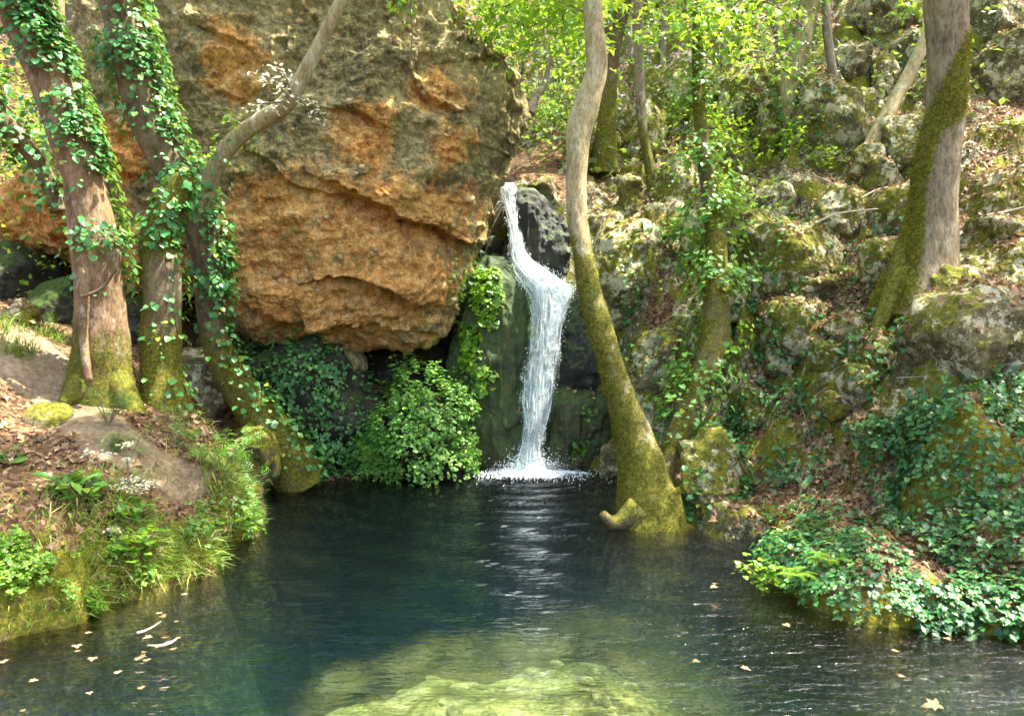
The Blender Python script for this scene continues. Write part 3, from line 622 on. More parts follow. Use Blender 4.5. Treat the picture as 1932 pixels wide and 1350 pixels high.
# rubbly conglomerate relief
rough = .55 + .45 * fbm(p, 1.1, 3, 71)
d1, d2, cid = cells(p + .05 * np.stack([fbm(p, .2, 2, 5), fbm(p, .2, 2, 6), fbm(p, .2, 2, 7)], 1), .17, 3)
disp = disp + (.055 * rough) * (np.clip(1 - d1 * 1.25, -.2, 1)) * (.3 + cid)
d1b, d2b, cidb = cells(p, .075, 9)
disp = disp + .020 * np.clip(1 - d1b * 1.4, 0, 1) * (cidb > .35)
disp = disp + .085 * fbm(p, .30, 5, 81, True) - .06 * np.maximum(fbm(p * np.array([1, 1, 1.8]), .5, 4, 85), 0) + .022 * fbm(p, .06, 3, 91)
p = p + N * (disp * np.where(front, 1, .6))[:, None]
G = p.reshape(G.shape); N2 = grid_normals(G, True).reshape(-1, 3); N2 *= np.sign((N * N2).sum(1, keepdims=True))
OCH = [(445, 120, 50, 80, 1.0), (470, 60, 40, 40, .5), (690, 265, 65, 55, 1.0), (640, 420, 300, 90, .9), (800, 400, 90, 60, .7), (500, 480, 130, 90, .9), (720, 520, 150, 85, 1.0), (560, 560, 150, 60, .85), (430, 470, 60, 80, .7), (815, 180, 50, 34, .9), (842, 280, 45, 45, .8), (650, 600, 190, 50, .8), (60, 410, 80, 80, 1.0), (225, 290, 50, 60, 1.0), (230, 480, 90, 80, .95), (130, 440, 80, 70, .9), (860, 40, 40, 30, .3), (330, 300, 60, 60, .35), (720, 640, 120, 30, .7), (360, 520, 60, 50, .8), (450, 400, 70, 50, .5), (250, 180, 50, 60, .4)]
och = np.zeros(len(p))
for (x, y, rx, ry, a) in OCH: och = np.maximum(och, a * np.exp(-(((bx - x) / rx) ** 2 + ((by - y) / ry) ** 2) ** 1.2 * .8))
och = och - .2 * sstep(880, 950, bx) + .06
mossb = -.15 + .55 * np.clip(N2[:, 2], 0, 1) + .55 * np.exp(-(((bx - 175) / 45) ** 2 + ((by - 130) / 110) ** 2)) + .2 * sstep(-100, -200, by)
V, Fl = close_rock(G, D0, 1.5, 2.6, c0); Fl = fix_out(V, Fl)
big = Thing('boulder', 'huge ochre and grey overhanging boulder left of the waterfall', 'boulder', (c0[0], D0, V[:, 2].min()))
BIGV, BIGF = V, Fl[0]
big.part('rock_face', V, Fl, M['boulder'], dict(ochre=np.r_[och, och[0], och[-1]], moss=np.r_[mossb, mossb[0], mossb[-1]]))
SMES = []
for k in range(5):
    r = np.random.default_rng(k + 3); import bmesh
    bm = bmesh.new(); bmesh.ops.create_icosphere(bm, subdivisions=2, radius=1.0)
    vv = np.array([v.co for v in bm.verts])
    for _ in range(6):
        n = nrm(r.normal(0, 1, 3)); o = r.uniform(.6, .85); vv = vv - n * (np.maximum(vv @ n - o, 0) * .9)[:, None]
    vv = vv * (1 + .2 * fbm(vv + k * 5, .7, 3, k))[:, None] * np.array([1, r.uniform(.6, .9), r.uniform(.5, .8)])
    SMES.append(make_mesh('stone', vv, np.array([[v.index for v in f.verts] for f in bm.faces]), M['stone'])); bm.free()
sp_, sn_ = sample(BIGV, BIGF, 160, lambda q, n: (q[:, 1] < 12.2) * (.25 + np.clip(fbm(q, .9, 3, 33) + .15, 0, 1)) * ((proj(q)[0] > 330) | (R_.random(len(q)) < .3)) * (proj(q)[1] > 0))
for k in range(len(sp_)):
    s = R_.uniform(.028, .062) * (1.7 if R_.random() < .08 else 1); Fr = frames(sn_[k:k + 1] + jit(1, .3), jit(1, 1))[0]
    big.inst('stone', SMES[k % 5], matrix(sp_[k] + sn_[k] * s * -.02, Fr, s))

# --- rocks round the fall
rock('tufa_rock', 'smooth mossy green tufa rock close beside the waterfall on its left', 'rock', [(935, 487), (962, 500), (988, 545), (1002, 600), (1012, 690), (1010, 770), (1000, 905), (880, 905), (845, 860), (852, 770), (845, 690), (868, 600), (890, 530), (912, 495)], 12.85, .85, M['tufa'], .62, 1, 0, .06, 1.4, ex=1.9, crag=.5, mosstop=.3, furrow=.075)
rock('tufa_rock', 'low brown-green tufa slab at the foot of the mossy cone left of the fall', 'rock', [(870, 740), (905, 760), (975, 730), (1000, 800), (1000, 905), (860, 905), (845, 830)], 12.4, .4, M['tufa'], .58, 2, 0, .06, 1.2, ex=1.8, crag=.4, furrow=.06)
rock('wet_rock', 'dark wet rock wall beside the upper chute of the waterfall', 'rock', [(970, 362), (1000, 362), (1045, 400), (1080, 440), (1092, 545), (1075, 575), (1000, 560), (975, 500), (962, 430)], 13.15, .45, M['wet'], .22, 3, 1, .12, 1.3, furrow=.06)
rock('wet_rock', 'dark bulging wet rock against the right flank of the lower fall', 'rock', [(1078, 575), (1110, 560), (1150, 610), (1165, 700), (1160, 760), (1100, 755), (1050, 760), (1050, 690), (1062, 620)], 12.65, .5, M['wet'], .38, 4, 1, .16, furrow=.05)
rock('wet_rock', 'lumpy green-streaked rock at the right foot of the waterfall', 'rock', [(1045, 745), (1110, 735), (1160, 750), (1185, 830), (1190, 910), (1005, 905), (1015, 850), (1035, 800)], 12.45, .5, M['tufa'], .40, 5, 1, .20, 1.4, furrow=.05)
rock('wet_rock', 'pale splashed stones at the waterline below the leaning trunk', 'rock', blob(1130, 1200, 830, 925, 6), 11.6, .25, M['rock'], -.05, 6, 5, .1)
rock('cave_rock', 'rock coloured dark for shade in the hollow under the boulder', 'rock', [(640, 660), (800, 630), (870, 590), (890, 700), (850, 760), (700, 780), (620, 720)], 13.6, .4, M['rock_dark'], -.2, 7, 4, .08)  # dark colour paints the shade of the hollow into this rock
rock('cave_rock', 'rounded ochre rock at the mouth of the dark hollow under the boulder', 'rock', blob(628, 692, 652, 712, 8), 12.3, .28, M['boulder'], -.3, 8, 4, .06)
rock('chute_rock', 'tan rubble heaped beside the lip of the waterfall', 'rock', [(985, 330), (1030, 325), (1075, 370), (1090, 430), (1050, 420), (1005, 365)], 13.5, .35, M['rock'], .05, 9, 6, .12)
rock('chute_rock', 'notch rock coloured dark for shade under the boulder edge left of the upper chute', 'rock', [(900, 470), (945, 430), (965, 480), (960, 520), (920, 540), (890, 520)], 13.5, .35, M['rock_dark'], -.1, 10, 4, .1)  # recess shade painted as a dark rock colour

def erock(name, label, box, seed, mat='rock', moss=.3, thick=None, poly=None, amp=.10, d=None, low=.25, crag=.9, wob=.26):
    x0, x1, y0, y1 = box
    if mat == 'rock' and poly is None: wx_, wy_ = (x1 - x0) * .11, (y1 - y0) * .08; x0 -= wx_; x1 += wx_; y0 -= wy_; y1 += wy_; moss += .22
    h = hit((x0 + x1) / 2, y1 - (y1 - y0) * .12)
    dd = d or h[1]; w = (x1 - x0) * dd / F; hh = (y1 - y0) * dd / F; th = thick or .55 * min(w, hh * 1.3)
    pl = np.array(poly if poly is not None else blob(x0, x1, y0, y1, seed, wob=wob))
    return rock(name, label, 'rock', pl, dd + th * .45, th, M[mat], moss, seed, 8, amp, 1.0, embed=low * hh, crag=crag)
RK = [
 ('big square mossy boulder below the mossy-sided oak trunk', (1708, 1990, 535, 705), 20, .34, [(1708, 600), (1725, 570), (1790, 545), (1840, 532), (1900, 548), (1960, 545), (2000, 600), (2000, 700), (1900, 700), (1800, 690), (1715, 690)]),
 ('pointed triangular green rock on the litter slope beyond the oak', (1822, 1935, 322, 430), 21, .6, [(1822, 430), (1838, 345), (1868, 322), (1915, 368), (1935, 430)]),
 ('pale-topped grey rock just left of the oak trunk', (1650, 1722, 355, 448), 22, .2, None),
 ('blocky lichen-spotted rock behind the fallen twigs in mid slope', (1543, 1622, 340, 432), 23, .25, None),
 ('pale cream rock with a smooth top beside the ivy-hung trunk', (1416, 1502, 352, 412), 24, -.15, None),
 ('wide mossy ledge rock in the middle of the slope', (1388, 1562, 432, 548), 25, .45, None),
 ('rounded green rock touching the left foot of the oak', (1628, 1702, 438, 522), 26, .45, None),
 ('small mossy rock at the right foot of the oak', (1752, 1822, 505, 557), 27, .45, None),
 ('low green rock below the fern clump', (1493, 1577, 518, 582), 28, .45, None),
 ('small pale lichen rock beside the ivy-hung mid trunk', (1362, 1418, 545, 607), 29, -.2, None),
 ('round olive mossy stone in the middle of the litter gully', (1533, 1592, 643, 697), 30, .5, None),
 ('ivy-edged mossy rock left of the round olive stone', (1448, 1504, 628, 702), 31, .4, None),
 ('small yellow-mossed knob at the left side of the big square boulder', (1626, 1687, 636, 697), 32, .6, None),
 ('shadowed rock under the yellow-mossed knob', (1592, 1662, 682, 752), 33, .2, None),
 ('tall yellow-mossed rock at the corner of the ivy bank', (1662, 1735, 722, 828), 34, .62, None),
 ('small green rock at the head of the litter gully step', (1543, 1612, 738, 788), 35, .5, None),
 ('humped mossy rock above the left ivy drape', (1380, 1460, 720, 792), 36, .5, None),
 ('flat dark mossy stone beside the ivy bank at the lower gully', (1598, 1668, 785, 835), 37, .45, None),
 ('large slanted slab with a pale rim right of the leaning trunk', (1165, 1285, 585, 775), 38, .33, [(1170, 690), (1195, 640), (1230, 595), (1262, 583), (1285, 600), (1282, 690), (1262, 760), (1200, 775), (1172, 745)]),
 ('narrow pale-edged rock between the leaning trunk and the mossy trunk', (1205, 1285, 690, 825), 39, .3, None),
 ('pale crumbly rock above the fall beside the leaning trunk', (1112, 1188, 385, 452), 40, -.1, None),
 ('dark mossy block behind the leaning trunk', (1222, 1290, 383, 452), 41, .45, None),
 ('upright mossy stone among dry leaves behind the leaning trunk', (1170, 1208, 312, 402), 42, .4, None),
 ('pale weathered outcrop at the top behind the oak trunk', (1826, 1925, -10, 85), 43, -.1, None),
 ('pale blotched outcrop on the upper slope beyond the oak', (1868, 1995, 75, 195), 44, .0, None),
 ('cream flat-faced rock high between the two slender trunks', (1586, 1634, 78, 152), 45, -.3, None),
 ('cream crag behind the top of the leaning bare log', (1698, 1752, 55, 130), 46, -.3, None),
 ('shaded boulder under the leaning bare log', (1642, 1684, 108, 182), 47, .1, None),
 ('pale fissured rock beside the slender grey trunk', (1540, 1584, 126, 184), 48, -.15, None),
 ('white-flecked rock behind the oak at the level of its moss', (1716, 1760, 145, 198), 49, -.15, None),
 ('mossy rock with a pale point below the leaning bare log', (1616, 1658, 272, 328), 50, .4, None),
 ('lichen-grey rock with a mossy foot left of the oak', (1638, 1698, 303, 368), 51, .15, None),
 ('mossy rock under dead branches right of the oak', (1846, 1945, 400, 478), 52, .4, None),
 ('broad mossy rock right of the oak foot', (1826, 1995, 458, 550), 53, .42, None),
 ('mossy outcrop with pale patches behind the thin straight trunk', (1172, 1250, 195, 295), 54, .25, None),
 ('steep green crag behind the overhanging bright leaves', (1366, 1436, 115, 255), 55, .45, None),
 ('grey-green crag between the crag and the ivied upper trunk', (1432, 1478, 150, 290), 56, .3, None),
 ('flat stone heaped with dry leaves at the waterline', (1325, 1440, 960, 1018), 57, .05, None),
 ('rough grey-green rock wall behind the mossy mid trunk', (1290, 1350, 400, 520), 58, .2, None),
 ('mossy bank rock behind the double trunk base', (1290, 1400, 820, 965), 59, .4, None),
 ('brown-green rock above the stream notch', (1060, 1110, 215, 330), 60, .3, None),
 ('squat mossy stone near the top of the litter slope', (1735, 1790, 205, 260), 61, .3, None),
 ('greenish ledge under the upright stone', (1120, 1200, 470, 560), 62, .25, None),
 ('tall mossy crag face behind the crooked trunk above the fall', (1130, 1250, 420, 590), 84, .35, None), ('steep fissured crag under the mossy outcrop', (1240, 1340, 300, 430), 85, .3, None), ('high green crag behind the bright shrubs', (1460, 1600, 150, 300), 86, .3, None), ('upright mossy crag near the top of the stream slope', (1240, 1340, 95, 240), 87, .35, None), ('craggy ledge between the log and the oak', (1650, 1765, 225, 320), 88, .25, None), ('dark crag face at the top edge between the slender trunk and the oak', (1600, 1720, -20, 75), 89, .2, None), ('craggy mossy face above the ivy drape', (1430, 1560, 570, 660), 90, .35, None), ('tall pale-streaked crag right of the mossy mid trunk', (1385, 1470, 380, 520), 91, .2, None),
 ('tilted grey block in the mid slope ivy', (1560, 1625, 590, 640), 63, .3, None)]
for (lb, box, sd_, ms, pl) in RK: erock('rock', lb, box, sd_, 'rock', ms, None, pl)
erock('rock', 'low brown mossy stone lying in the earth path', (45, 132, 758, 806), 70, 'rock_brown', .2, .25, None, .06, None, .3, .3, .05)
for lb, box, sd_, mt, ms, dd in [('large dark boulder in shade under the left end of the overhang', (-60, 92, 455, 580), 71, 'rock_dark', .0, 11.3), ('dark green mossy boulder behind the leftmost ivy trunk', (55, 165, 520, 690), 72, 'rock_dark', .35, 10.9), ('bright yellow-mossed stone at the top of the path', (18, 66, 562, 615), 73, 'rock', .8, 9.6),
    ('pale grey boulder between the two left trunks', (330, 445, 665, 790), 74, 'rock', -.3, 10.9), ('dark wedge of rock between the ivy trunks', (225, 285, 540, 700), 75, 'rock_dark', .05, 11.2), ('mossy rock at the foot of the curving trunk', (425, 520, 785, 905), 76, 'rock_brown', .4, 10.2), ('wet edge rock at the corner of the left bank', (405, 497, 895, 1050), 77, 'rock_brown', .25, 8.95), ('small ochre stone on the ivy bank under the boulder', (520, 560, 650, 690), 78, 'boulder', -.2, 12.2)]:
    erock('rock', lb, box, sd_, mt, ms, None, None, .09, dd, .15)
_, IMV, IMF = rock('ivy_bank_rock', 'tall rock mound wrapped in ivy below the boulder', 'rock', [(490, 900), (480, 760), (520, 660), (560, 622), (600, 618), (630, 665), (680, 710), (700, 780), (700, 900)], 12.0, .7, M['rock_dark'], .1, 80, 3, .2, .7)
_, BUV, BUF = rock('bush_rock', 'rounded rock under the bright green bush at the waterline', 'rock', [(690, 915), (700, 850), (735, 775), (790, 735), (830, 760), (870, 830), (882, 905)], 11.75, .5, M['rock_dark'], .1, 81, 3, .2, .7)
_, MDV, MDF = rock('ivy_mound_rock', 'low rock mound covered by ivy at the right waterline', 'rock', [(1470, 1120), (1480, 1050), (1540, 1010), (1600, 1000), (1680, 1040), (1750, 1110), (1800, 1190), (1650, 1200), (1540, 1175)], 6.75, .55, M['rock_dark'], .3, 82, 3, .05, .7)
ALLS = list(SURF)
AV, AF = merged(ALLS)
BV = BVHTree.FromPolygons([tuple(v) for v in AV], [tuple(f) for f in AF])

# ------------------------------------------------------------------ waterfall
FALL = [(344, 938, 972, 13.3), (362, 945, 976, 13.1), (390, 953, 974, 12.98), (425, 961, 976, 12.88), (460, 963, 986, 12.8), (490, 963, 1002, 12.7), (512, 970, 1035, 12.6), (530, 982, 1060, 12.5), (543, 992, 1082, 12.4), (560, 1002, 1077, 12.32), (600, 1007, 1064, 12.25), (650, 1003, 1055, 12.18), (700, 991, 1048, 12.12), (750, 987, 1040, 12.06), (800, 992, 1029, 12.0), (850, 982, 1020, 11.95), (893, 972, 1028, 11.93)]
FA = np.array(FALL, float)
wf = Thing('waterfall', 'white waterfall dropping over a step into the dark pool', 'waterfall', P(1000, 893, 11.93) * np.array([1, 1, 0]))
def fallsheet(y0, y1, off, seed, name, mat, grow=0.0, dens=1.0):
    yy = np.linspace(y0, y1, 150); L = np.interp(yy, FA[:, 0], FA[:, 1]) - grow - 4; Rr = np.interp(yy, FA[:, 0], FA[:, 2]) + grow + 4; D = np.interp(yy, FA[:, 0], FA[:, 3])
    u = np.linspace(0, 1, 34); jl = 4 * fbm(np.c_[yy / 14, yy * 0, yy * 0], 1, 3, seed); jr = 4 * fbm(np.c_[yy / 14, yy * 0 + 5, yy * 0], 1, 3, seed)
    X = (L + jl)[:, None] * (1 - u) + (Rr + jr)[:, None] * u; Y = np.repeat(yy[:, None], 34, 1); DD = np.repeat(D[:, None], 34, 1) - .16 * np.sin(math.pi * u)[None] - off
    q = np.stack([X.ravel(), Y.ravel()], 1); dd = DD.ravel() + .07 * fbm(np.c_[q[:, 0] / 9, q[:, 1] / 40, q[:, 0] * 0], 1, 3, seed + 4)
    V = PN(q, dd); uv = np.stack([(X * .012).ravel(), (Y * .012).ravel()], 1) + seed * 3.1
    de = np.clip(np.minimum(u, 1 - u)[None] * 4.5 + .75 * fbm(np.c_[q[:, 0] / 5, q[:, 1] / 26, q[:, 0] * 0], 1, 3, seed + 9).reshape(150, 34) - .12, 0, 1) * dens
    wf.part(name, V, gridfaces(150, 34), mat, dict(dens=de.ravel()), True, uv=uv)
fallsheet(344, 540, 0, 1, 'upper_chute', M['fall']); fallsheet(500, 892, 0.0, 2, 'lower_fall', M['fall'])
fallsheet(350, 892, .10, 5, 'veil', M['fall2'], 3, .9); fallsheet(520, 892, .2, 7, 'veil', M['fall2'], 5, .7)
ns = 260; y0s = np.r_[R_.uniform(346, 850, 180), R_.uniform(500, 560, 80)]; ln_ = R_.uniform(18, 75, ns); uS = R_.uniform(-.03, 1.03, ns); RV = []; RF = []
for k in range(ns):
    yy = np.linspace(y0s[k], min(y0s[k] + ln_[k], 890), 7); L = np.interp(yy, FA[:, 0], FA[:, 1]); Rr = np.interp(yy, FA[:, 0], FA[:, 2]); D = np.interp(yy, FA[:, 0], FA[:, 3])
    xc = L + (Rr - L) * uS[k] + 1.6 * np.sin(yy / 13 + k); w = R_.uniform(.35, 1.1) * np.sin(np.linspace(.15, 3.0, 7)); dd = D - .1 - .17 * math.sin(math.pi * min(max(uS[k], 0), 1)) - R_.uniform(0, .14)
    o = len(RV) * 7 * 2; RV.append(np.concatenate([PN(np.c_[xc - w, yy], dd), PN(np.c_[xc + w, yy], dd - .015)])); j = np.arange(6); RF.append(np.stack([k * 14 + j, k * 14 + j + 1, k * 14 + 8 + j, k * 14 + 7 + j], 1))
wf.part('water_strands', np.concatenate(RV), np.concatenate(RF), M['foam'], None, True, stuff=True)
# droplets and foam, uncountable
n = 5000; yy = np.r_[R_.uniform(348, 884, 1800), R_.normal(545, 20, 1000), 889 - np.abs(R_.normal(0, 16, 2200))]; yy = np.clip(yy, 346, 892)
L = np.interp(yy, FA[:, 0], FA[:, 1]); Rr = np.interp(yy, FA[:, 0], FA[:, 2]); uu = R_.beta(.75, .75, n) * 1.24 - .12
xx = L + (Rr - L) * uu + R_.normal(0, 1, n) * np.where(yy > 840, 22, np.where(yy < 570, 3, 2)); dd = np.interp(yy, FA[:, 0], FA[:, 3]) - R_.uniform(.05, .4, n)
pp = PN(np.c_[xx, yy - np.abs(R_.normal(0, 6, n)) * (np.abs(yy - 545) < 40)], dd); pp[:, 2] = np.maximum(pp[:, 2], .01)
OCT = (np.array([[1, 0, 0], [-1, 0, 0], [0, 1, 0], [0, -1, 0], [0, 0, 1.6], [0, 0, -1.6]], float), np.array([(0, 2, 4), (2, 1, 4), (1, 3, 4), (3, 0, 4), (2, 0, 5), (1, 2, 5), (3, 1, 5), (0, 3, 5)]))
dv, df_ = leaves(OCT, pp, np.repeat(np.eye(3)[None], n, 0), R_.uniform(.002, .0062, n)); wf.part('spray', dv, df_, M['foam'], None, True, stuff=True)
base = P(1000, 893, 11.93) * np.array([1, 1, 0])
a = np.linspace(0, 2 * math.pi, 72, endpoint=False); rr = np.linspace(0.02, 1, 26); FXg = base[0] + rr[:, None] * np.cos(a)[None] * 1.05 * (1 + .25 * np.sin(3 * a + 1) + .12 * np.sin(7 * a))[None]; FYg = base[1] - .22 + rr[:, None] * np.sin(a)[None] * .6 * (1 + .2 * np.sin(5 * a))[None]
fz = .022 + .05 * np.exp(-(rr[:, None] * 2.2) ** 2) * np.ones((1, 72)); q = np.stack([FXg.ravel(), FYg.ravel(), fz.ravel()], 1); q[:, 2] += .018 * fbm(q, .09, 3, 2) * np.exp(-np.repeat(rr, 72))
n = 2600; rf = np.abs(R_.normal(0, .42, n)); af = R_.uniform(0, 6.283, n); fp = np.stack([base[0] + rf * np.cos(af) * 1.25, base[1] - .2 + rf * np.sin(af) * .75, .012 + .02 * R_.random(n) + .10 * R_.random(n) * np.exp(-(rf / .25) ** 2)], 1); dv, df_ = leaves(OCT, fp, np.repeat(np.eye(3)[None], n, 0), R_.uniform(.003, .012, n)); wf.part('foam_bubbles', dv, df_, M['foam'], None, True, stuff=True)
wf.part('foam_apron', q, gridfaces(26, 72, True), M['foamsheet'], dict(dens=np.repeat(1.1 - rr * .92, 72)))

# ------------------------------------------------------------------ trees
def spline(P_, r, n):
    P_ = np.asarray(P_, float); r = np.asarray(r, float); m = len(P_)
    t_ = np.linspace(0, m - 1, n); i = np.clip(t_.astype(int), 0, m - 2); f = (t_ - i)[:, None]
    g = lambda k: P_[np.clip(k, 0, m - 1)]
    p0, p1, p2, p3 = g(i - 1), g(i), g(i + 1), g(i + 2)
    C = .5 * ((2 * p1) + (p2 - p0) * f + (2 * p0 - 5 * p1 + 4 * p2 - p3) * f ** 2 + (3 * p1 - p0 - 3 * p2 + p3) * f ** 3)
    return C, np.interp(t_, np.arange(m), r)
def tube(pts, rad, nseg=26, step=.05, seed=0, rough=.10, lump=.5):
    L = np.linalg.norm(np.diff(np.asarray(pts), axis=0), axis=1).sum(); n = int(np.clip(L / step, 5, 190))
    C, r = spline(pts, rad, n); T = nrm(np.gradient(C, axis=0)); ref = np.array([0, -1, 0.0]); x = ref - (T @ ref)[:, None] * T; x = nrm(x + 1e-6); y = np.cross(T, x)
    a = np.linspace(0, 2 * math.pi, nseg, endpoint=False)
    D = np.cos(a)[None, :, None] * x[:, None] + np.sin(a)[None, :, None] * y[:, None]
    G = C[:, None] + D * r[:, None, None]
    if rough:
        q = G.reshape(-1, 3); s0 = max(r.mean(), .01)
        dsp = rough * (lump * fbm(q + seed * 9.1, s0 * 2.6, 3, seed) + .6 * fbm(q * np.array([1, 1, .4]) + seed, s0 * .55, 3, seed + 2)); G = G + D * (dsp.reshape(n, nseg) * r[:, None])[..., None]
    V = np.concatenate([G.reshape(-1, 3), [C[0], C[-1]]]); q = gridfaces(n, nseg, True); j = np.arange(nseg); j2 = (j + 1) % nseg; o = (n - 1) * nseg
    tr = np.concatenate([np.stack([np.full(nseg, n * nseg), j2, j], 1), np.stack([np.full(nseg, n * nseg + 1), o + j, o + j2], 1)])
    Nn = np.concatenate([D.reshape(-1, 3), [-T[0], T[-1]]])
    return V, [q, tr], Nn
def pxtube(spec, d0, d1=None, **k):
    s = np.array(spec, float); dd = np.linspace(d0, d1 if d1 is not None else d0, len(s)); pts_ = PN(s[:, :2], dd)
    return tube(pts_, s[:, 2] * dd / F, **k)
def tris_of(Fl): return np.concatenate([np.concatenate([f[:, [0, 1, 2]], f[:, [0, 2, 3]]]) if f.shape[1] == 4 else f for f in Fl])
def moss_part(th, V, Fl, n, mask, size=.022, name='moss'):
    p_, nn = sample(V, tris_of(Fl), n, mask); Fr = frames(nn + jit(n, .35), jit(n, 1.0)); LV, LF = leaves(T_TUFT, p_, Fr, size * R_.uniform(.5, 1.2, n)); th.part(name, LV, LF, M['mossblade'], None, False, stuff=True)
def crown(th, n, c, rad, size=.2, mat='crown', T=T_OVAL, clump=40, name='crown'):
    k = max(1, n // clump); c = np.asarray(c, float); cc = c + nrm(jit(k, 1)) * (R_.random((k, 1)) ** .4) * np.asarray(rad)
    p_ = np.repeat(cc, clump, 0) + jit(k * clump, 1) * (.22 * min(rad)); m = len(p_)
    N_ = nrm(jit(m, .55) + UP); LV, LF = leaves(T, p_, frames(N_, jit(m, 1)), size * R_.uniform(.6, 1.3, m)); return th.part(name, LV, LF, M[mat], None, False)
TUBES = {}
def tree(key, label, spec, d0, d1, bark, mossf, name='tree', group=None, nm=0, msize=.022, **k):
    V, Fl, Nn = pxtube(spec, d0, d1, **k); x, y = proj(V); ms = mossf(x, y, Nn, V)
    b = V[np.argmin(V[:, 2])]; th = Thing(name, label, 'tree', (V[-1] if spec[-1][1] > spec[0][1] else V[-2]) if True else b, group)
    th.part('trunk', V, Fl, M[bark], dict(moss=ms))
    if nm:
        moss_part(th, V, Fl, nm, lambda q, n: np.clip(mossf(*proj(q), n, q) + .35 * fbm(q, .25, 3, 7) - .3, 0, 1), msize)
    TUBES[key] = (V, Fl); return th
def limb(th, spec, d0, d1, bark='bark_brown', moss=0.0, name='branch', step=.06, nseg=12):
    V, Fl, Nn = pxtube(spec, d0, d1, nseg=nseg, step=step, seed=len(spec) + int(spec[0][0])); return th.part(name, V, Fl, M[bark], dict(moss=moss + .5 * np.clip(Nn[:, 2], 0, 1))), V, Fl
A_ = [(12, -70, 40), (35, 0, 39), (52, 50, 39), (95, 150, 38), (130, 250, 36), (160, 350, 37), (176, 440, 40), (187, 550, 43), (190, 640, 48), (190, 700, 54), (188, 745, 68), (186, 790, 84)]
tA = tree('A', 'leftmost big orange-barked trunk leaning left with ivy up it', A_, 8.6, 9.1, 'bark_orange', lambda x, y, n, p: sstep(520, 700, y) * .75 + .35 * sstep(480, 620, y) * np.clip(-n[:, 0], 0, 1) - .1, nm=5000, nseg=40, step=.045, seed=1, rough=.17)
limb(tA, [(205, 690, 26), (228, 735, 26), (262, 790, 20), (300, 830, 10)], 8.95, 8.8, 'bark_brown', .55, 'root')
limb(tA, [(165, 690, 24), (150, 730, 24), (118, 765, 12)], 8.9, 8.6, 'bark_brown', .55, 'root')
limb(tA, [(160, 440, 9), (156, 500, 10), (160, 560, 9), (158, 640, 8), (168, 720, 7)], 8.72, 8.6, 'bark_orange', -.2, 'vine_stem')
limb(tA, [(150, 560, 3), (190, 545, 3), (215, 510, 3), (222, 470, 3)], 8.62, 8.6, 'bark_brown', 0, 'vine_stem')
B_ = [(352, 335, 18), (325, 385, 24), (300, 435, 30), (297, 470, 33), (303, 500, 36), (306, 570, 34), (303, 640, 37), (305, 700, 36), (312, 745, 44), (318, 790, 55)]
tB = tree('B', 'mossy brown trunk rising into ivy between the two ivy-clad trunks', B_, 9.5, 9.5, 'bark_brown', lambda x, y, n, p: .15 + .75 * sstep(560, 700, y) + .55 * np.clip(-n[:, 0], 0, 1) + .5 * sstep(520, 460, y), nm=4000, nseg=34, seed=2, rough=.17)
C_ = [(212, -70, 33), (222, 0, 33), (233, 50, 33), (257, 150, 35), (288, 250, 33), (332, 330, 33), (368, 400, 32), (388, 470, 28), (394, 540, 25), (398, 600, 24), (420, 680, 27), (463, 750, 33), (503, 805, 41), (542, 862, 46), (566, 912, 54)]
tC = tree('C', 'ivy-clad trunk curving down to the pool edge in front of the boulder', C_, 9.7, 10.9, 'bark_brown', lambda x, y, n, p: .12 + .55 * sstep(560, 680, y) + .3 * np.clip(n[:, 2], 0, 1), nm=6000, nseg=36, step=.05, seed=3)
_, DV, DF = limb(tC, [(372, 425, 22), (390, 350, 18), (412, 305, 16), (440, 268, 16), (485, 232, 15.5), (530, 205, 17), (556, 172, 15), (588, 112, 13), (618, 55, 12), (652, -15, 11), (690, -90, 9)], 10.2, 9.4, 'bark_pale', -.05, 'branch', .045, 20)
E_ = [(1121, -70, 17), (1119, 0, 18), (1122, 60, 18.5), (1125, 130, 20), (1108, 195, 24), (1092, 250, 22), (1088, 320, 19), (1088, 400, 19), (1097, 460, 20), (1111, 540, 22), (1130, 610, 23), (1145, 660, 23), (1170, 745, 26), (1195, 815, 33), (1210, 880, 44), (1220, 940, 56), (1228, 985, 64), (1230, 1025, 70)]
tE = tree('E', 'bare crooked trunk leaning over the pool right of the waterfall', E_, 9.4, 8.75, 'bark_pale', lambda x, y, n, p: -.25 + .95 * sstep(380, 520, y) + .2 * np.clip(-n[:, 0], 0, 1) + .45 * fbm(p, .4, 4, 19), nm=12000, nseg=34, step=.045, seed=4, rough=.2)
limb(tE, [(1205, 958, 30), (1176, 982, 20), (1156, 986, 14), (1144, 978, 10), (1138, 968, 8)], 8.62, 8.5, 'bark_brown', .45, 'root')
limb(tE, [(1258, 925, 26), (1274, 975, 20), (1290, 1015, 10)], 8.75, 8.55, 'bark_brown', .6, 'root')
limb(tE, [(1270, 985, 18), (1300, 1000, 12), (1325, 1015, 6)], 8.7, 8.6, 'bark_brown', .4, 'root')
F_ = [(1318, -40, 9), (1316, 80, 10), (1318, 180, 11), (1326, 280, 13), (1341, 380, 16), (1352, 470, 19), (1352, 560, 23), (1350, 630, 25), (1334, 690, 23), (1302, 765, 20), (1270, 845, 24), (1250, 920, 34), (1238, 985, 40)]
tF = tree('F', 'mossy trunk with climbing ivy rising behind the crooked bare trunk', F_, 11.0, 9.0, 'bark_brown', lambda x, y, n, p: .58 + .2 * n[:, 2] + .5 * fbm(p, .5, 3, 9), nm=7000, nseg=24, step=.05, seed=5)
G_ = [(1545, -40, 18), (1530, 0, 18), (1512, 80, 18), (1491, 150, 17), (1484, 200, 16), (1490, 250, 15), (1500, 290, 20), (1506, 320, 28)]
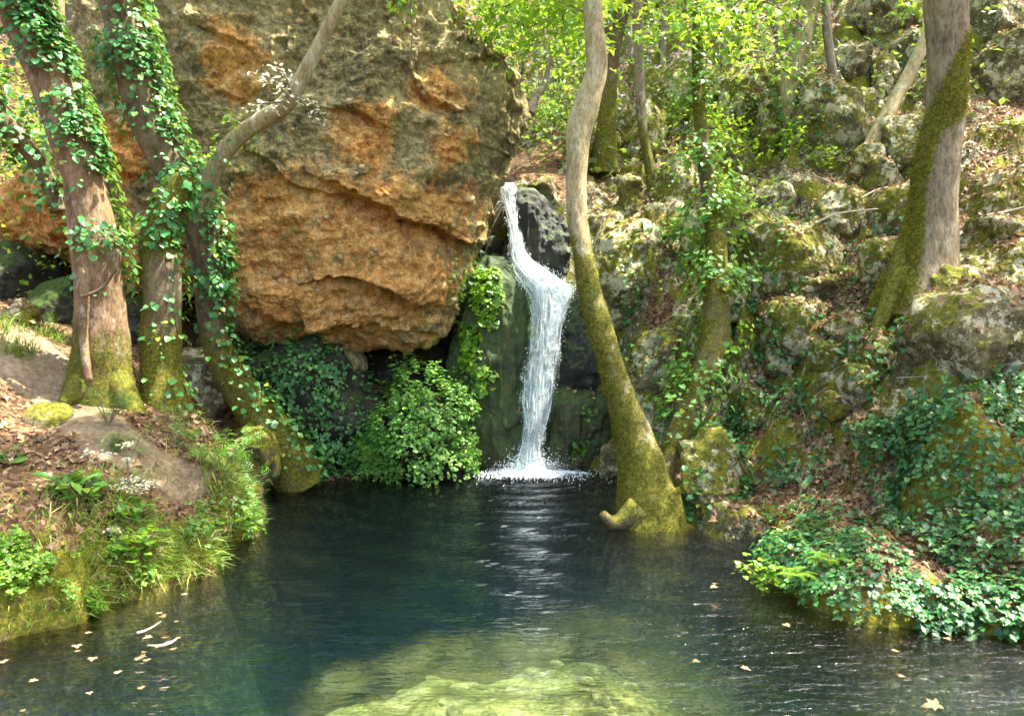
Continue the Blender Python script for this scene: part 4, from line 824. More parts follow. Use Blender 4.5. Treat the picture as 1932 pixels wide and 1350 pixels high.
tG = tree('G', 'pale trunk wrapped in ivy on the upper slope behind the bright shrubs', G_, 14, 14, 'bark_pale', lambda x, y, n, p: -.15 + 0 * x, seed=6)
H_ = [(1556, -40, 8), (1560, 50, 8), (1570, 130, 8), (1584, 190, 9), (1580, 250, 8), (1581, 300, 10)]
tree('H', 'slender grey trunk with a slight kink beside the ivy-wrapped trunk', H_, 14, 13.8, 'bark_far', lambda x, y, n, p: .1 + .3 * sstep(200, 300, y), seed=7)
I_ = [(1800, -40, 9), (1755, 55, 11), (1720, 130, 12), (1680, 205, 13), (1642, 275, 13), (1614, 335, 15)]
tree('I', 'bare straight log leaning to the right behind the oak', I_, 13.6, 13, 'bark_pale', lambda x, y, n, p: .1 + .4 * sstep(250, 320, y), seed=8)
J_ = [(1785, -70, 38), (1785, 0, 38), (1788, 90, 35), (1785, 200, 34), (1769, 300, 39), (1759, 390, 43), (1752, 450, 51), (1744, 505, 60), (1736, 555, 78), (1732, 590, 92)]
def jm(x, y, n, p):
    xr = np.interp(y, [190, 230, 260, 300, 400, 500, 560], [1845, 1806, 1780, 1765, 1753, 1740, 1738])
    return sstep(34, -26, x - xr) * sstep(-50, 34, y - 60 - (1822 - x) * 2.1) * 1.15 - .3 + .35 * fbm(p, .22, 4, 29)
tJ = tree('J', 'stout oak trunk with thick yellow moss down one side on the slope', J_, 9.0, 9.2, 'bark_grey', jm, nm=15000, nseg=40, step=.045, seed=9, msize=.03)
limb(tJ, [(1716, 470, 26), (1696, 530, 24), (1672, 585, 17), (1648, 632, 8)], 9.15, 8.9, 'bark_brown', .8, 'root')
L_ = [(1168, -40, 9), (1165, 60, 10), (1156, 120, 12), (1149, 180, 14), (1143, 250, 19), (1139, 330, 30)]
tL = tree('L', 'dark mossy forked trunk just behind the crooked bare trunk', L_, 15, 15, 'bark_brown', lambda x, y, n, p: .2 + .5 * sstep(100, 200, y), nm=2000, seed=10)
limb(tL, [(1160, 100, 8), (1175, 50, 6), (1188, 0, 5), (1195, -40, 4)], 15, 14.8, 'bark_brown', 0)
limb(tL, [(1158, 75, 5), (1140, 50, 5), (1118, 20, 4)], 15, 15.2, 'bark_brown', 0)
tree('M', 'thin straight tan trunk rising from the mossy outcrop', [(1203, -40, 8), (1205, 60, 9), (1207, 140, 9), (1211, 230, 9), (1225, 310, 10), (1240, 395, 13)], 14.6, 14.4, 'bark_far', lambda x, y, n, p: .0 + .7 * sstep(180, 260, y), seed=11)
tree('N', 'small bent trunk sprouting behind the right shoulder of the boulder', [(1050, 70, 3), (1038, 110, 4), (1032, 140, 5), (1024, 165, 6), (1010, 185, 7), (1000, 215, 9)], 15.5, 15, 'bark_far', lambda x, y, n, p: .35 + 0 * x, seed=12)
K_ = [(-70, 130, 26), (-20, 195, 24), (20, 245, 20), (55, 285, 16), (85, 330, 14), (110, 400, 14)]
tK = tree('K', 'dark leaning trunk partly hidden behind the leftmost ivy trunk', K_, 10.2, 10.6, 'bark_brown', lambda x, y, n, p: .1 + 0 * x, seed=13)
# crowns above the frame, which throw the dappled shade
def canopy(th, n, boxes, size=.19):
    for (c, r) in boxes: crown(th, n // len(boxes), c, r, size, 'crown', T_OVAL, 36)
canopy(tA, 5200, [((-.3, 8.3, 9.2), (1.1, .9, .6)), ((-1.4, 7.4, 9.0), (1.0, .9, .6)), ((.2, 6.8, 9.0), (1.3, 1.2, .7)), ((-4.6, 8.5, 9.3), (1.9, 2.2, .9)), ((-3.2, 6.0, 8.7), (2.0, 1.6, .8))])
canopy(tC, 3600, [((-.6, 10.6, 9.4), (1.6, 1.5, .8)), ((-2.2, 12.5, 10.6), (2.6, 2.0, 1.0)), ((0.6, 12.0, 10.4), (2.0, 1.8, .9)), ((1.6, 14.5, 11.6), (2.2, 2.0, 1.0))])
canopy(tE, 2600, [((1.3, 9.2, 9.6), (1.8, 1.8, .9)), ((3.2, 10.8, 10.8), (1.9, 1.7, .9)), ((2.6, 8.2, 9.3), (1.2, 1.1, .7))])
canopy(tJ, 5000, [((7.5, 9.5, 11.0), (1.7, 1.5, .9)), ((9.5, 10.2, 12.5), (1.8, 1.7, 1.0)), ((6.6, 11.2, 11.6), (1.6, 1.5, .9)), ((8.2, 7.6, 11.0), (1.5, 1.4, .9)), ((5.6, 9.2, 10.2), (1.8, 1.8, .9)), ((7.4, 12, 12.2), (2.2, 2.0, 1.1)), ((7.2, 7.0, 9.8), (1.3, 1.3, .8))])
canopy(tG, 5200, [((5.4, 15.0, 13.2), (2.6, 2.2, 1.2)), ((9.5, 14.5, 14.5), (2.6, 2.2, 1.2)), ((8.5, 18.0, 16.5), (3.0, 2.4, 1.3)), ((12.5, 17.0, 18.0), (3.0, 2.6, 1.4))], .22)

# ivy on trunks
def surf(k): return [(TUBES[k][0], tris_of(TUBES[k][1]))]
iA = ivy('ivy', 'ivy covering the leftmost orange-barked trunk from its foot to the top', 'ivy', surf('A'), 2700, lambda q, n: np.clip(.15 + fbm(q, .35, 3, 4) + .9 * np.clip(n[:, 0], 0, 1) * sstep(430, 250, proj(q)[1]) + .6 * sstep(160, 60, proj(q)[1]), 0, 2) * sstep(620, 430, proj(q)[1]) * (.25 + np.clip(n[:, 0] + .6, 0, 1)), .07, M['ivy'], T_ROUND, (.03, .16), 290, .5)
iC = ivy('ivy', 'thick ivy over the upper curving trunk in front of the boulder', 'ivy', surf('C') , 3000, lambda q, n: np.clip(.30 + fbm(q, .4, 3, 14) + .7 * np.clip(n[:, 0], 0, 1), 0, 2) * sstep(640, 540, proj(q)[1]) * np.where((proj(q)[1] > 150) & (proj(q)[1] < 300),   .35 + np.clip(n[:, 0], 0, 1), 1), .07, M['ivy'], T_ROUND, (.03, .22), 290, .5)
ivy('ivy', 'ivy strand trailing down the lower part of the curving trunk', 'ivy', surf('C'), 480, lambda q, n: (proj(q)[1] > 520) * (proj(q)[1] < 900) * np.clip(n[:, 0] + .2, 0, 1), .075, M['ivy'], T_ROUND, (.02, .2), 140, .5)
ivy('ivy', 'ivy over the top and side of the mossy brown trunk between its neighbours', 'ivy', surf('B'), 420, lambda q, n: np.clip(fbm(q, .3, 2, 3) - .05, 0, 1) * (n[:, 1] < 0) + .6 * (n[:, 0] > .5) + 2.2 * sstep(500, 440, proj(q)[1]), .08, M['ivy'], T_ROUND, (.02, .10), 80, .5)
ivy('ivy', 'ivy spray hanging from the pale arching branch near its root', 'ivy', [(DV, tris_of(DF))], 120, lambda q, n: (proj(q)[1] > 235) * 1.0, .07, M['ivy'], T_ROUND, (.02, .2), 60, .5)
ivy('ivy', 'ivy and bright leaves draping the tall mossy trunk behind the crooked one', 'ivy', surf('F'), 2200, lambda q, n: np.clip(.2 + fbm(q, .4, 3, 24), 0, 1) * sstep(900, 560, proj(q)[1]) * (1 + 1.5 * sstep(250, 330, proj(q)[1])), .08, M['column'], T_IVY, (.03, .42), 280, .6)
ivy('ivy', 'dense green ivy up the pale trunk on the upper slope', 'ivy', surf('G'), 1000, lambda q, n: np.clip(.3 + fbm(q, .5, 3, 34) + .5 * np.clip(-n[:, 0], 0, 1), 0, 1), .085, M['herb'], T_IVY, (.03, .22), 100, .5, minpx=8)
ivy('ivy', 'glinting ivy on the dark leaning trunk at the left edge', 'ivy', surf('K'), 700, None, .085, M['ivy'], T_ROUND, (.03, .28), 150, .5)
for key, lb, xr in (('A', 'herb tuft with leaves at the foot of the leftmost trunk', 0),):
    pass

# ivy and creepers on the ground and rocks: area masks by where the patch lies
def region(poly, dmin=3, dmax=16, nzn=None, sc=.3, seed=0, bias=.3):
    def f(q, n):
        x, y = proj(q); return inpoly(x, y, poly) * (q[:, 1] > dmin) * (q[:, 1] < dmax) * (q[:, 2] > .0) * np.clip(bias + fbm(q, sc, 3, seed), 0, 1)
    return f
ivy('ivy', 'broad dark green ivy curtain over the steep bank at the lower right', 'ivy', ALLS, 6500, region([(1660, 1000), (1640, 880), (1690, 790), (1760, 740), (1850, 720), (2050, 700), (2050, 1190), (1930, 1200), (1850, 1120), (1760, 1060)], 5, 8.6, seed=1, bias=.75), .054, M['ivy_dark'], T_IVY, (.01, .14), 300, .4, puff=.4)
ivy('ivy', 'ivy blanket over the low mound at the right waterline', 'ivy', ALLS, 4200, region([(1462, 1125), (1470, 1050), (1530, 1010), (1600, 1000), (1690, 1035), (1760, 1100), (1815, 1195), (1650, 1190), (1540, 1165)], 5.2, 7.6, seed=31, bias=1.1), .05, M['ivy_dark'], T_IVY, (.01, .09), 300, .6, puff=.35)
ivy('ivy', 'low ivy trailing over the shore edge at the far right of the pool', 'ivy', ALLS, 700, region([(1740, 1100), (2000, 1110), (2000, 1235), (1850, 1215), (1740, 1195)], 4.5, 7.2, seed=3, bias=.5), .06, M['ivy_dark'], T_IVY, (.01, .1), 220, .5)
ivy('ivy', 'ivy hanging down the rocks right of the double trunk', 'ivy', ALLS, 1300, region([(1370, 780), (1430, 720), (1560, 730), (1570, 830), (1560, 940), (1640, 990), (1500, 1010), (1430, 980), (1400, 900)], 7, 10.5, seed=4, bias=.2), .06, M['ivy_dark'], T_IVY, (.01, .12), 260, .4)
ivy('ivy', 'ivy patch on the rocks beside the big square boulder', 'ivy', ALLS, 450, region([(1600, 620), (1720, 600), (1725, 740), (1640, 760), (1580, 700)], 7, 10, seed=5, bias=.2), .065, M['ivy_dark'], T_IVY, (.01, .10), 150, .5)
ivy('ivy', 'ivy patch around the mid-slope rocks above the leaf gully', 'ivy', ALLS, 480, region([(1400, 560), (1540, 560), (1560, 680), (1450, 720), (1400, 640)], 8, 11.5, seed=6, bias=.15), .06, M['ivy_dark'], T_IVY, (.01, .12), 120, .5)
ivy('ivy', 'ivy sheet hanging on the rock mound below the boulder', 'ivy', ALLS, 6500, region([(440, 700), (470, 650), (520, 625), (600, 605), (640, 680), (700, 740), (710, 900), (600, 905), (560, 800), (500, 740)], 11, 13.6, seed=8, sc=.4, bias=.5), .066, M['bankivy'], T_IVY, (.01, .12), 160, .5, minpx=6, puff=.75)
ivy('ivy', 'dark leafy growth spilling between the ivy mound and the bush', 'ivy', ALLS, 1300, region([(640, 735), (700, 712), (780, 715), (850, 740), (850, 790), (720, 860), (680, 900), (640, 860)], 11, 13.6, seed=9, bias=.3), .06, M['ivy_dark'], T_SPRIG, (.02, .2), 0, .5)
ivy('bush', 'bright green rounded bush of fine leaves at the waterline', 'bush', [(BUV, BUF[0])], 9000, lambda q, n: (n[:, 1] < .5) * (q[:, 2] > .03) * np.clip(.35 + 1.3 * fbm(q, .3, 3, 12), .05, 1), .05, M['bush'], T_FAN3, (.02, .2), 180, .6, part='spray', minpx=5, puff=.62, smin=.3)
for lb, poly, n_l, sz_, mt, dm in [
    ('bright maidenhair fern hanging on the upper tufa beside the fall', [(890, 515), (935, 505), (946, 560), (940, 618), (905, 615), (895, 560)], 420, .085, 'bright', (11, 13)),
    ('maidenhair fern strip trailing below the larger clump on the tufa', [(868, 610), (908, 615), (905, 670), (895, 700), (872, 690)], 240, .08, 'bright', (11, 13)),
    ('small maidenhair clump at the bottom of the tufa face', [(893, 690), (930, 690), (925, 742), (900, 745)], 130, .08, 'bright', (11, 13)),
    ('thin green creeper on the left edge of the tufa', [(862, 690), (895, 690), (895, 760), (862, 760)], 130, .07, 'herb', (11, 13.5)),
    ('tiny fern rooted on the lumpy rock right of the fall', [(1080, 830), (1110, 830), (1110, 875), (1080, 875)], 70, .07, 'herb', (11, 13)),
    ('green sprigs on the dark wet rock right of the lower fall', [(1095, 760), (1125, 760), (1125, 790), (1095, 790)], 40, .07, 'herb', (11, 13))]:
    ivy('fern', lb, 'fern', ALLS, n_l, region(poly, dm[0], dm[1], seed=int(poly[0][0]), bias=.7), sz_, M[mt], T_FAN3, (.02, .10), 80, .5, minpx=6)
for lb, x, y, r, n_l in [('green fern tuft under the lip of the boulder above the tufa', 880, 515, 34, 260), ('lower fern tuft hanging at the dark right end of the overhang', 862, 552, 20, 110), ('grass tuft on the ochre ledge in mid boulder', 668, 497, 30, 110), ('small tuft on the boulder face left of the ochre hollow', 558, 436, 20, 60), ('tuft of leaves on the grey upper boulder', 738, 240, 16, 50), ('tuft on the right cheek of the boulder below its shoulder', 893, 318, 18, 60), ('dangling sprig under the main crack of the boulder', 775, 365, 14, 40), ('green tuft under the ochre niche of the boulder', 880, 262, 14, 40), ('sprig at the lower left rim of the boulder', 560, 610, 16, 40), ('green growth at the boulder lip near the curving trunk', 425, 215, 14, 40)]:
    ivy('plant', lb, 'plant', [(BIGV, BIGF)], n_l, lambda q, n, x=x, y=y, r=r: np.exp(-((proj(q)[0] - x) ** 2 + (proj(q)[1] - y) ** 2) / r ** 2) * (q[:, 1] < 12.6) * ((np.abs(proj(q)[0] - x) < 2.2 * r)), .075, M['herb'], T_SPRIG, (.02, .12), 40, .7, part='spray', minpx=6)

sl = lambda q: (q[:, 0] > 1.3) & (q[:, 1] > 6) & (q[:, 1] < 15.5)
for lb, poly, n_l, mt, dm, sd_ in [
    ('thin ivy scattered over the rocks between the crooked trunk and the mossy trunk', [(1150, 430), (1340, 430), (1340, 830), (1180, 830)], 1100, 'ivy', (9, 14), 41),
    ('glinting creeper over the mid-slope rocks right of the mossy trunk', [(1340, 400), (1480, 400), (1480, 780), (1340, 780)], 1300, 'ivy', (8, 14), 42),
    ('small-leaved creeper over the rocks left of the oak', [(1480, 400), (1720, 400), (1690, 640), (1480, 700)], 1100, 'ivy_dark', (8, 14), 43),
    ('green creeper over the crags behind the slender trunks', [(1240, 120), (1480, 120), (1480, 400), (1240, 400)], 1900, 'herb', (12, 19), 44),
    ('dark creeper between the pale crags at the top of the slope', [(1540, 60), (1760, 60), (1740, 340), (1540, 340)], 1000, 'ivy_dark', (11, 18), 45),
    ('plants and ivy in the cracks above the pool behind the double trunk', [(1290, 780), (1420, 780), (1420, 985), (1290, 985)], 1000, 'ivy', (8, 11.5), 46)]:
    ivy('ivy', lb, 'ivy', ALLS, n_l, region(poly, *dm, seed=sd_, sc=.3, bias=.02), .062, M[mt], T_IVY, (.01, .10), 90, .5, minpx=8)
mp, mn = sample(AV, AF, 42000, lambda q, n: sl(q) * np.clip(.15 + n[:, 2] * .5 + 1.1 * fbm(q, .55, 4, 90), 0, 1) * (q[:, 1] < 13)); LV, LF = leaves(T_TUFT, mp, frames(mn + jit(42000, .4), jit(42000, 1)), R_.uniform(.012, .034, 42000)); link('moss', make_mesh('moss', LV, LF, M['mossblade'], None, False), kind='stuff')

# ------------------------------------------------------------------ herbs, grass, ferns
def herb(label, px, py, h, n, mat='herb', T=T_SPRIG, size=.1, spread=.16, d=None, name='herb', stems=5, cat='plant', base=None):
    b = hit(px, py) if d is None else P(px, py, d)
    if base is not None: b = base
    th = Thing(name, label, cat, b); ss = []
    for k in range(stems):
        a = R_.uniform(0, 6.28); e = b + np.array([math.cos(a) * spread, math.sin(a) * spread * .7, h * R_.uniform(.6, 1)]); m_ = (b + e) / 2 + np.array([0, 0, .08 * h])
        V, Fl, _ = tube([b + jit(1, .01)[0] - [0, 0, .03], m_, e], [.006, .005, .003], 5, .05, rough=0); th.part('stem', V, Fl, M['twig']); ss.append((b, m_, e))
    i = R_.integers(0, stems, n); t_ = R_.uniform(.25, 1.05, n)[:, None]; S0 = np.array([s[0] for s in ss])[i]; S1 = np.array([s[1] for s in ss])[i]; S2 = np.array([s[2] for s in ss])[i]
    p_ = S0 * (1 - t_) ** 2 + 2 * S1 * t_ * (1 - t_) + S2 * t_ ** 2 + jit(n, .25) * spread; N_ = nrm(jit(n, .4) + UP); Fr = frames(N_, nrm(p_ - b) + jit(n, .5)); sz = size * R_.uniform(.6, 1.25, n)
    k = min(n, 24 if b[1] < 10 else 0)
    for q in range(k): th.inst('leaf', tmesh(T, M[mat], 'leaf_' + mat + str(len(T[0]))), matrix(p_[q], Fr[q], sz[q]))
    if n > k:
        LV, LF = leaves(T, p_[k:], Fr[k:], sz[k:]); th.part('foliage', LV, LF, M[mat], None, False, stuff=True)
    return th
for lb, x, y, h, n, mt, T, s, sp in [
    ('leafy herb at the foot of the leftmost trunk', 205, 800, .35, 110, 'herb', T_SPRIG, .12, .22), ('spreading green herb in the litter below the middle mossy trunk', 250, 850, .25, 90, 'herb', T_SPRIG, .12, .2),
    ('feathery green herb on the bank edge near the curving trunk', 420, 890, .4, 170, 'bush', T_SPRIG, .13, .28), ('low herb beside the curving trunk at the bank corner', 470, 930, .3, 130, 'bush', T_SPRIG, .12, .22), ('bright clump of herbs in front of the pale grey boulder', 330, 835, .22, 80, 'bush', T_SPRIG, .11, .2),
    ('small dark green herb between the left roots', 330, 800, .2, 50, 'herb', T_SPRIG, .10, .14), ('trailing bright leaves at the bank edge corner', 440, 1010, .25, 120, 'bright', T_FAN3, .055, .22), ('leafy sprig with yellowing leaves hanging over the bank edge', 250, 1060, .28, 60, 'bright', T_FAN3, .07, .2),
    ('broad-leaved green plant in the leaf litter on the left bank', 155, 960, .3, 70, 'herb', T_OVAL, .14, .18), ('small broad-leaved plant at the left frame edge', 20, 880, .2, 40, 'herb', T_OVAL, .12, .16), ('green plant with upright leaves beside the grass', 250, 990, .2, 60, 'herb', T_IVY, .09, .16),
    ('bright sprig growing at the base of the leaning trunk on the pool edge', 1275, 970, .3, 60, 'bright', T_FAN3, .07, .16), ('pale glinting ivy sprig beside the leaning trunk base', 1310, 960, .25, 60, 'ivy', T_IVY, .07, .16), ('herb clump on rocks behind the leaning trunk', 1270, 800, .3, 60, 'herb', T_IVY, .08, .2),
    ('yellow-leaved plant leaning over the water at the right shore', 1450, 1110, .25, 90, 'bright', T_FAN3, .05, .25),
    ('bright green seedling on the slope beside the ivy bank', 1612, 690, .12, 20, 'bright', T_OVAL, .09, .08)]:
    herb(lb, x, y, h, n, mt, T, s, sp)
for lb, x, y, h, n, sp in [('bright shrub spreading below the ivied upper trunk', 1440, 330, .9, 420, .75), ('bright shrub between the mossy mid trunk and the ivied upper trunk', 1390, 300, .9, 380, .7), ('light green shrub hanging over the mid slope', 1330, 410, .8, 420, .6), ('small shrub right of the ivied upper trunk', 1555, 260, .4, 150, .4), ('low bright shrub at the foot of the ivied upper trunk', 1550, 320, .35, 130, .35), ('leafy shrub over the mossy outcrop', 1270, 240, .8, 300, .6), ('shrub with glossy leaves above the wide mossy ledge', 1430, 430, .5, 220, .45), ('dark holly-like shrub on the mid slope', 1245, 470, .45, 180, .4), ('shrub covering the stream notch behind the boulder', 1010, 270, .8, 420, .6), ('shrub hanging over the notch beside the crooked trunk', 1040, 235, .8, 380, .5), ('green bush on the ridge behind the boulder shoulder', 975, 150, .9, 380, .6)]:
    herb(lb, x, y, h, n, 'bright' if 'bright' in lb or 'light' in lb else 'bush', T_OVAL, .10, sp, name='shrub', stems=7, cat='shrub')
for lb, x, y, h, n, sp, d in [('feathery green plant standing up behind the rounded bush', 745, 800, .25, 200, .3, 11.9), ('dark leafy plant in the hollow beside the ivy mound', 690, 830, .3, 200, .3, 11.9), ('leafy plant leaning from the left side of the rounded bush', 705, 885, .35, 160, .25, 11.3), ('low leafy plant at the waterline right of the rounded bush', 868, 880, .35, 130, .2, 11.4)]:
    herb(lb, x, y, h, n, 'bush', T_SPRIG, .14, sp, d, stems=7)
def fern(label, px, py, n=9, L=.35, mat='herb', d=None):
    b = hit(px, py) if d is None else P(px, py, d); th = Thing('fern', label, 'fern', b); b = b + UP * .02
    for k in range(n):
        a = 6.283 * k / n + R_.uniform(-.2, .2); V = []; Fs = []; l = L * R_.uniform(.7, 1.1); dirv = np.array([math.cos(a), math.sin(a), 0]); sd_ = np.array([-math.sin(a), math.cos(a), 0])
        for j in range(1, 17):
            t_ = j / 16; c = b + dirv * l * t_ + UP * l * (.75 * t_ - .7 * t_ * t_); w = l * .26 * math.sin(math.pi * min(1, t_ * .92 + .06)) ; f_ = dirv * l * .028
            for s in (-1, 1):
                o = len(V); V += [c - f_, c + f_, c + sd_ * s * w + dirv * w * .25 - UP * w * .15]; Fs.append((o, o + 1, o + 2) if s < 0 else (o + 1, o, o + 2))
        th.part('frond', np.array(V), np.array(Fs), M[mat], None, False)
fern('pale grey-green fern in a sunlit litter patch left of the oak', 1618, 515, 10, .34)
fern('fern on the slanted slab beside the ivy-hung mossy trunk', 1300, 605, 9, .34)
fern('bright fern growing out of the ivy mound at the waterline', 1565, 1062, 9, .22, 'bright', 6.2)
fern('dark fern beside the leaning bare log', 1705, 285, 9, .42); fern('second dark fern below the leaning log by the oak', 1670, 305, 8, .35)
fern('large bright fern in the front of the rounded bush', 765, 865, 9, .35, 'bright', 11.1); fern('fern beside the bright one low in the rounded bush', 735, 880, 8, .3, 'bush', 11.1)
fern('fern tuft on the litter slope right of the oak', 1915, 240, 8, .4); fern('small fern at the ivy mound edge by the water', 1500, 1090, 8, .2, 'bright', 6.1)
# pale flat-topped herbs on the bank
def umbel(label, px, py, hs):
    b = hit(px, py); th = Thing('umbel_plant', label, 'plant', b)
    for (dx, h, r) in hs:
        e = b + np.array([dx, 0, h]); V, Fl, _ = tube([b, b + (e - b) * .6 + [.01, 0, 0], e], [.006, .005, .004], 5, .06, rough=0); th.part('stem', V, Fl, M['twig'])
        n = 46; p_ = e + np.c_[np.clip(R_.normal(0, r, n), -1.5 * r, 1.5 * r), np.clip(R_.normal(0, r * .8, n), -r, r), R_.normal(0, .012, n)]; LV, LF = leaves(T_OVAL, p_, frames(jit(n, .35) + UP, jit(n, 1)), R_.uniform(.025, .05, n)); th.part('pale_cluster', LV, LF, M['pale'], None, False)  # flat cluster of whitish leaves at the stem tip
umbel('tall herb with one flat white top on the left bank', 205, 940, [(-.1, .38, .075)])
umbel('herb with stacked white tops beside the flat-topped one on the bank', 240, 940, [(.0, .46, .035), (.01, .33, .03), (.03, .16, .04)])
umbel('low spread of white-topped herbs on the bank litter', 240, 945, [(-.08, .12, .07), (.06, .1, .06), (.16, .14, .05)])
umbel('white-topped herb near the bank edge above the hanging grass', 215, 1030, [(-.02, .14, .04), (.02, .04, .04)])

# grass: stuff
def grass(nm, mask, n, L, mat='grass', droop=.5, surfs=None):
    V, Fc = merged(surfs or [SURF[0]]); p_, nn = sample(V, Fc, n, mask); N_ = nrm(jit(n, 1) * [1, 1, .2]); tip = nrm(nn * .6 + UP + jit(n, .35)); LV, LF = leaves(T_BLADE, p_, frames(N_, tip), L * R_.uniform(.5, 1.3, n))
    LV = LV.reshape(n, -1, 3); hgt = (LV[:, -1] - LV[:, 0]); out = nrm(nn * [1, 1, 0] + jit(n, .3)); LV[:, 4] += out * (np.linalg.norm(hgt, axis=1) * droop)[:, None] - UP * (np.linalg.norm(hgt, axis=1) * droop * .8)[:, None]; LV[:, 2:4] += out[:, None] * (np.linalg.norm(hgt, axis=1) * droop * .3)[:, None, None]
    o = link(nm, make_mesh(nm, LV.reshape(-1, 3), LF, M[mat], None, False), kind='stuff'); return o
lw = LW[:, :2]
def leftedge(q):
    d = np.full(len(q), 9.0)
    for a, b_ in zip(lw[:-1], lw[1:]):
        e = b_ - a; t_ = np.clip(((q[:, :2] - a) @ e) / (e @ e), 0, 1); d = np.minimum(d, np.linalg.norm(q[:, :2] - a - t_[:, None] * e, axis=1))
    return d
isleft = lambda q: (q[:, 0] < -1.6) & (q[:, 1] < 10.2) & (q[:, 2] > .02)
grass('grass', lambda q, n: isleft(q) * (np.exp(-(leftedge(q) / .45) ** 2) * np.clip(.35 + fbm(q, .5, 3, 3), 0, 1) + .15 * inpoly(*proj(q), [(80, 920), (220, 900), (260, 1000), (150, 1060), (40, 1040)]) + .10 * inpoly(*proj(q), [(350, 850), (470, 830), (480, 960), (400, 960)])), 6000, .15, droop=.7)
grass('grass', lambda q, n: isleft(q) * inpoly(*proj(q), [(-60, 560), (60, 570), (130, 640), (60, 680), (-60, 660)]) * np.clip(.1 + fbm(q, .4, 2, 8), 0, 1), 500, .2, droop=.6)
# maidenhair and small leaves on the left bank face
edge_poly = [(-50, 1030), (40, 1010), (190, 1000), (190, 1120), (130, 1210), (-50, 1240)]
ivy('fern', 'bright maidenhair fern spilling down the bank face at the lower left', 'fern', [SURF[0]], 1300, region(edge_poly, 4.5, 7, seed=2, sc=.22, bias=.02), .034, M['bright'], T_FAN3, (.01, .12), 280, .5, part='leaflet', minpx=6)
ivy('fern', 'bright small-leaved growth hanging from the bank edge in its middle', 'fern', [SURF[0]], 420, region([(200, 1010), (330, 990), (360, 1080), (260, 1140), (190, 1120)], 5, 8, seed=4, sc=.2, bias=-.05), .036, M['bright'], T_FAN3, (.01, .1), 120, .5, part='leaflet', minpx=6)
ivy('fern', 'leafy growth on the bank corner above the water', 'fern', ALLS, 520, region([(340, 960), (470, 900), (500, 1000), (440, 1070), (350, 1060)], 6, 9.6, seed=5, sc=.22, bias=.0), .045, M['herb'], T_FAN3, (.01, .14), 120, .5, part='leaflet', minpx=6)

# ------------------------------------------------------------------ leaf litter
def litter_mask(q, n):
    x, y = proj(q); L_m = isleft(q) * (1 - .96 * inpoly(x, y, PATH_POLY)) * np.clip(.32 + fbm(q, .6, 3, 51), .04, 1) * sstep(.1, .3, leftedge(q))
    Rm = (q[:, 0] > 1.3) * (q[:, 2] > .08) * np.clip((n[:, 2] - .45) * 2.2, 0, 1) * np.clip(.25 + 1.2 * fbm(q, .8, 3, 55), .02, 1)
    for (px_, py_, r_) in ((1650, 560, 60), (1430, 680, 50), (1600, 850, 70), (1870, 280, 120), (1400, 990, 50), (1550, 560, 60), (1680, 620, 40)): Rm = Rm + .9 * np.exp(-((x - px_) ** 2 + (y - py_) ** 2) / r_ ** 2) * (q[:, 0] > 1.3) * (n[:, 2] > .3) * (q[:, 2] > .08)
    return L_m + Rm + (q[:, 1] > 12) * .15 * (n[:, 2] > .5) * (q[:, 0] > .8)
def downface(p_, nn): return p_
LVt, LFt = merged(ALLS); nL = 24000; lp, ln = sample(LVt, LFt, nL, litter_mask)
lp = lp + ln * R_.uniform(.006, .03, (nL, 1)); LFr = frames(ln + jit(nL, .55), jit(nL, 1)); lsz = R_.uniform(.04, .085, nL) * np.where(R_.random(nL) < .12, 1.35, 1)
lx, ly = proj(lp); lvis = (lx > 0) & (lx < 1932) & (ly > 0) & (ly < 1350)
view = nrm(np.array([0, 0, CAMZ]) - lp); lspx = np.where(lvis, lsz * F / lp[:, 1] * np.clip(np.abs((LFr[:, 2] * view).sum(1)), .15, 1), 0)
order = np.argsort(-lspx)[:300]; lmes = tmesh(T_PLANE, M['litter'], 'fallen_leaf_dry')
for k in order:
    left = lp[k, 0] < 0
    o = link('fallen_leaf', lmes, None or (0, 0, 0), None, 'dry brown leaf lying in the litter on the left bank' if left else 'dry orange-brown leaf lying on the right slope', 'leaf', 'dry leaves on the left bank' if left else 'dry leaves on the right slope'); o.matrix_basis = matrix(lp[k], LFr[k], lsz[k])
rest = np.ones(nL, bool); rest[order] = False
far_ = rest & (lp[:, 1] > 9.5); near_ = rest & (lp[:, 1] <= 9.5)
for nm, mk, T in (('leaf_litter', near_, T_PLANE), ('leaf_litter', far_, T_QUAD)):
    LV, LF = leaves(T, lp[mk], LFr[mk], lsz[mk]); link(nm, make_mesh(nm, LV, LF, M['litter'], None, False), kind='stuff')
t = NT('algae_stone'); M['algae'] = t.done(t.pbr(t.ramp(t.noise(9, 6, .72), [(.38, (.03, .035, .01)), (.48, (.12, .12, .03)), (.56, (.32, .29, .09)), (.66, (.55, .49, .25))]), .9, t.bump(t.noise(30, 5, .7), .8, .03)))
SUB = [make_mesh('submerged_stone', np.array([v.co for v in m_.vertices]), np.array([list(p_.vertices) for p_ in m_.polygons]), M['algae']) for m_ in SMES[:3]]
for k in range(70):
    x, y = R_.uniform(-1.8, 1.6), R_.uniform(4.3, 6.7); sz = R_.uniform(.03, .10); z = float(height(x, y))
    o = link('submerged_stone', SUB[k % 3], (x, y, z + sz * .1), None, 'yellow-green stone under the clear shallow water in the sunlit end of the pool', 'stone', 'stones on the shallow pool bed'); o.scale = (sz * 1.4, sz, sz * .6); o.rotation_euler = (0, 0, R_.uniform(0, 6))
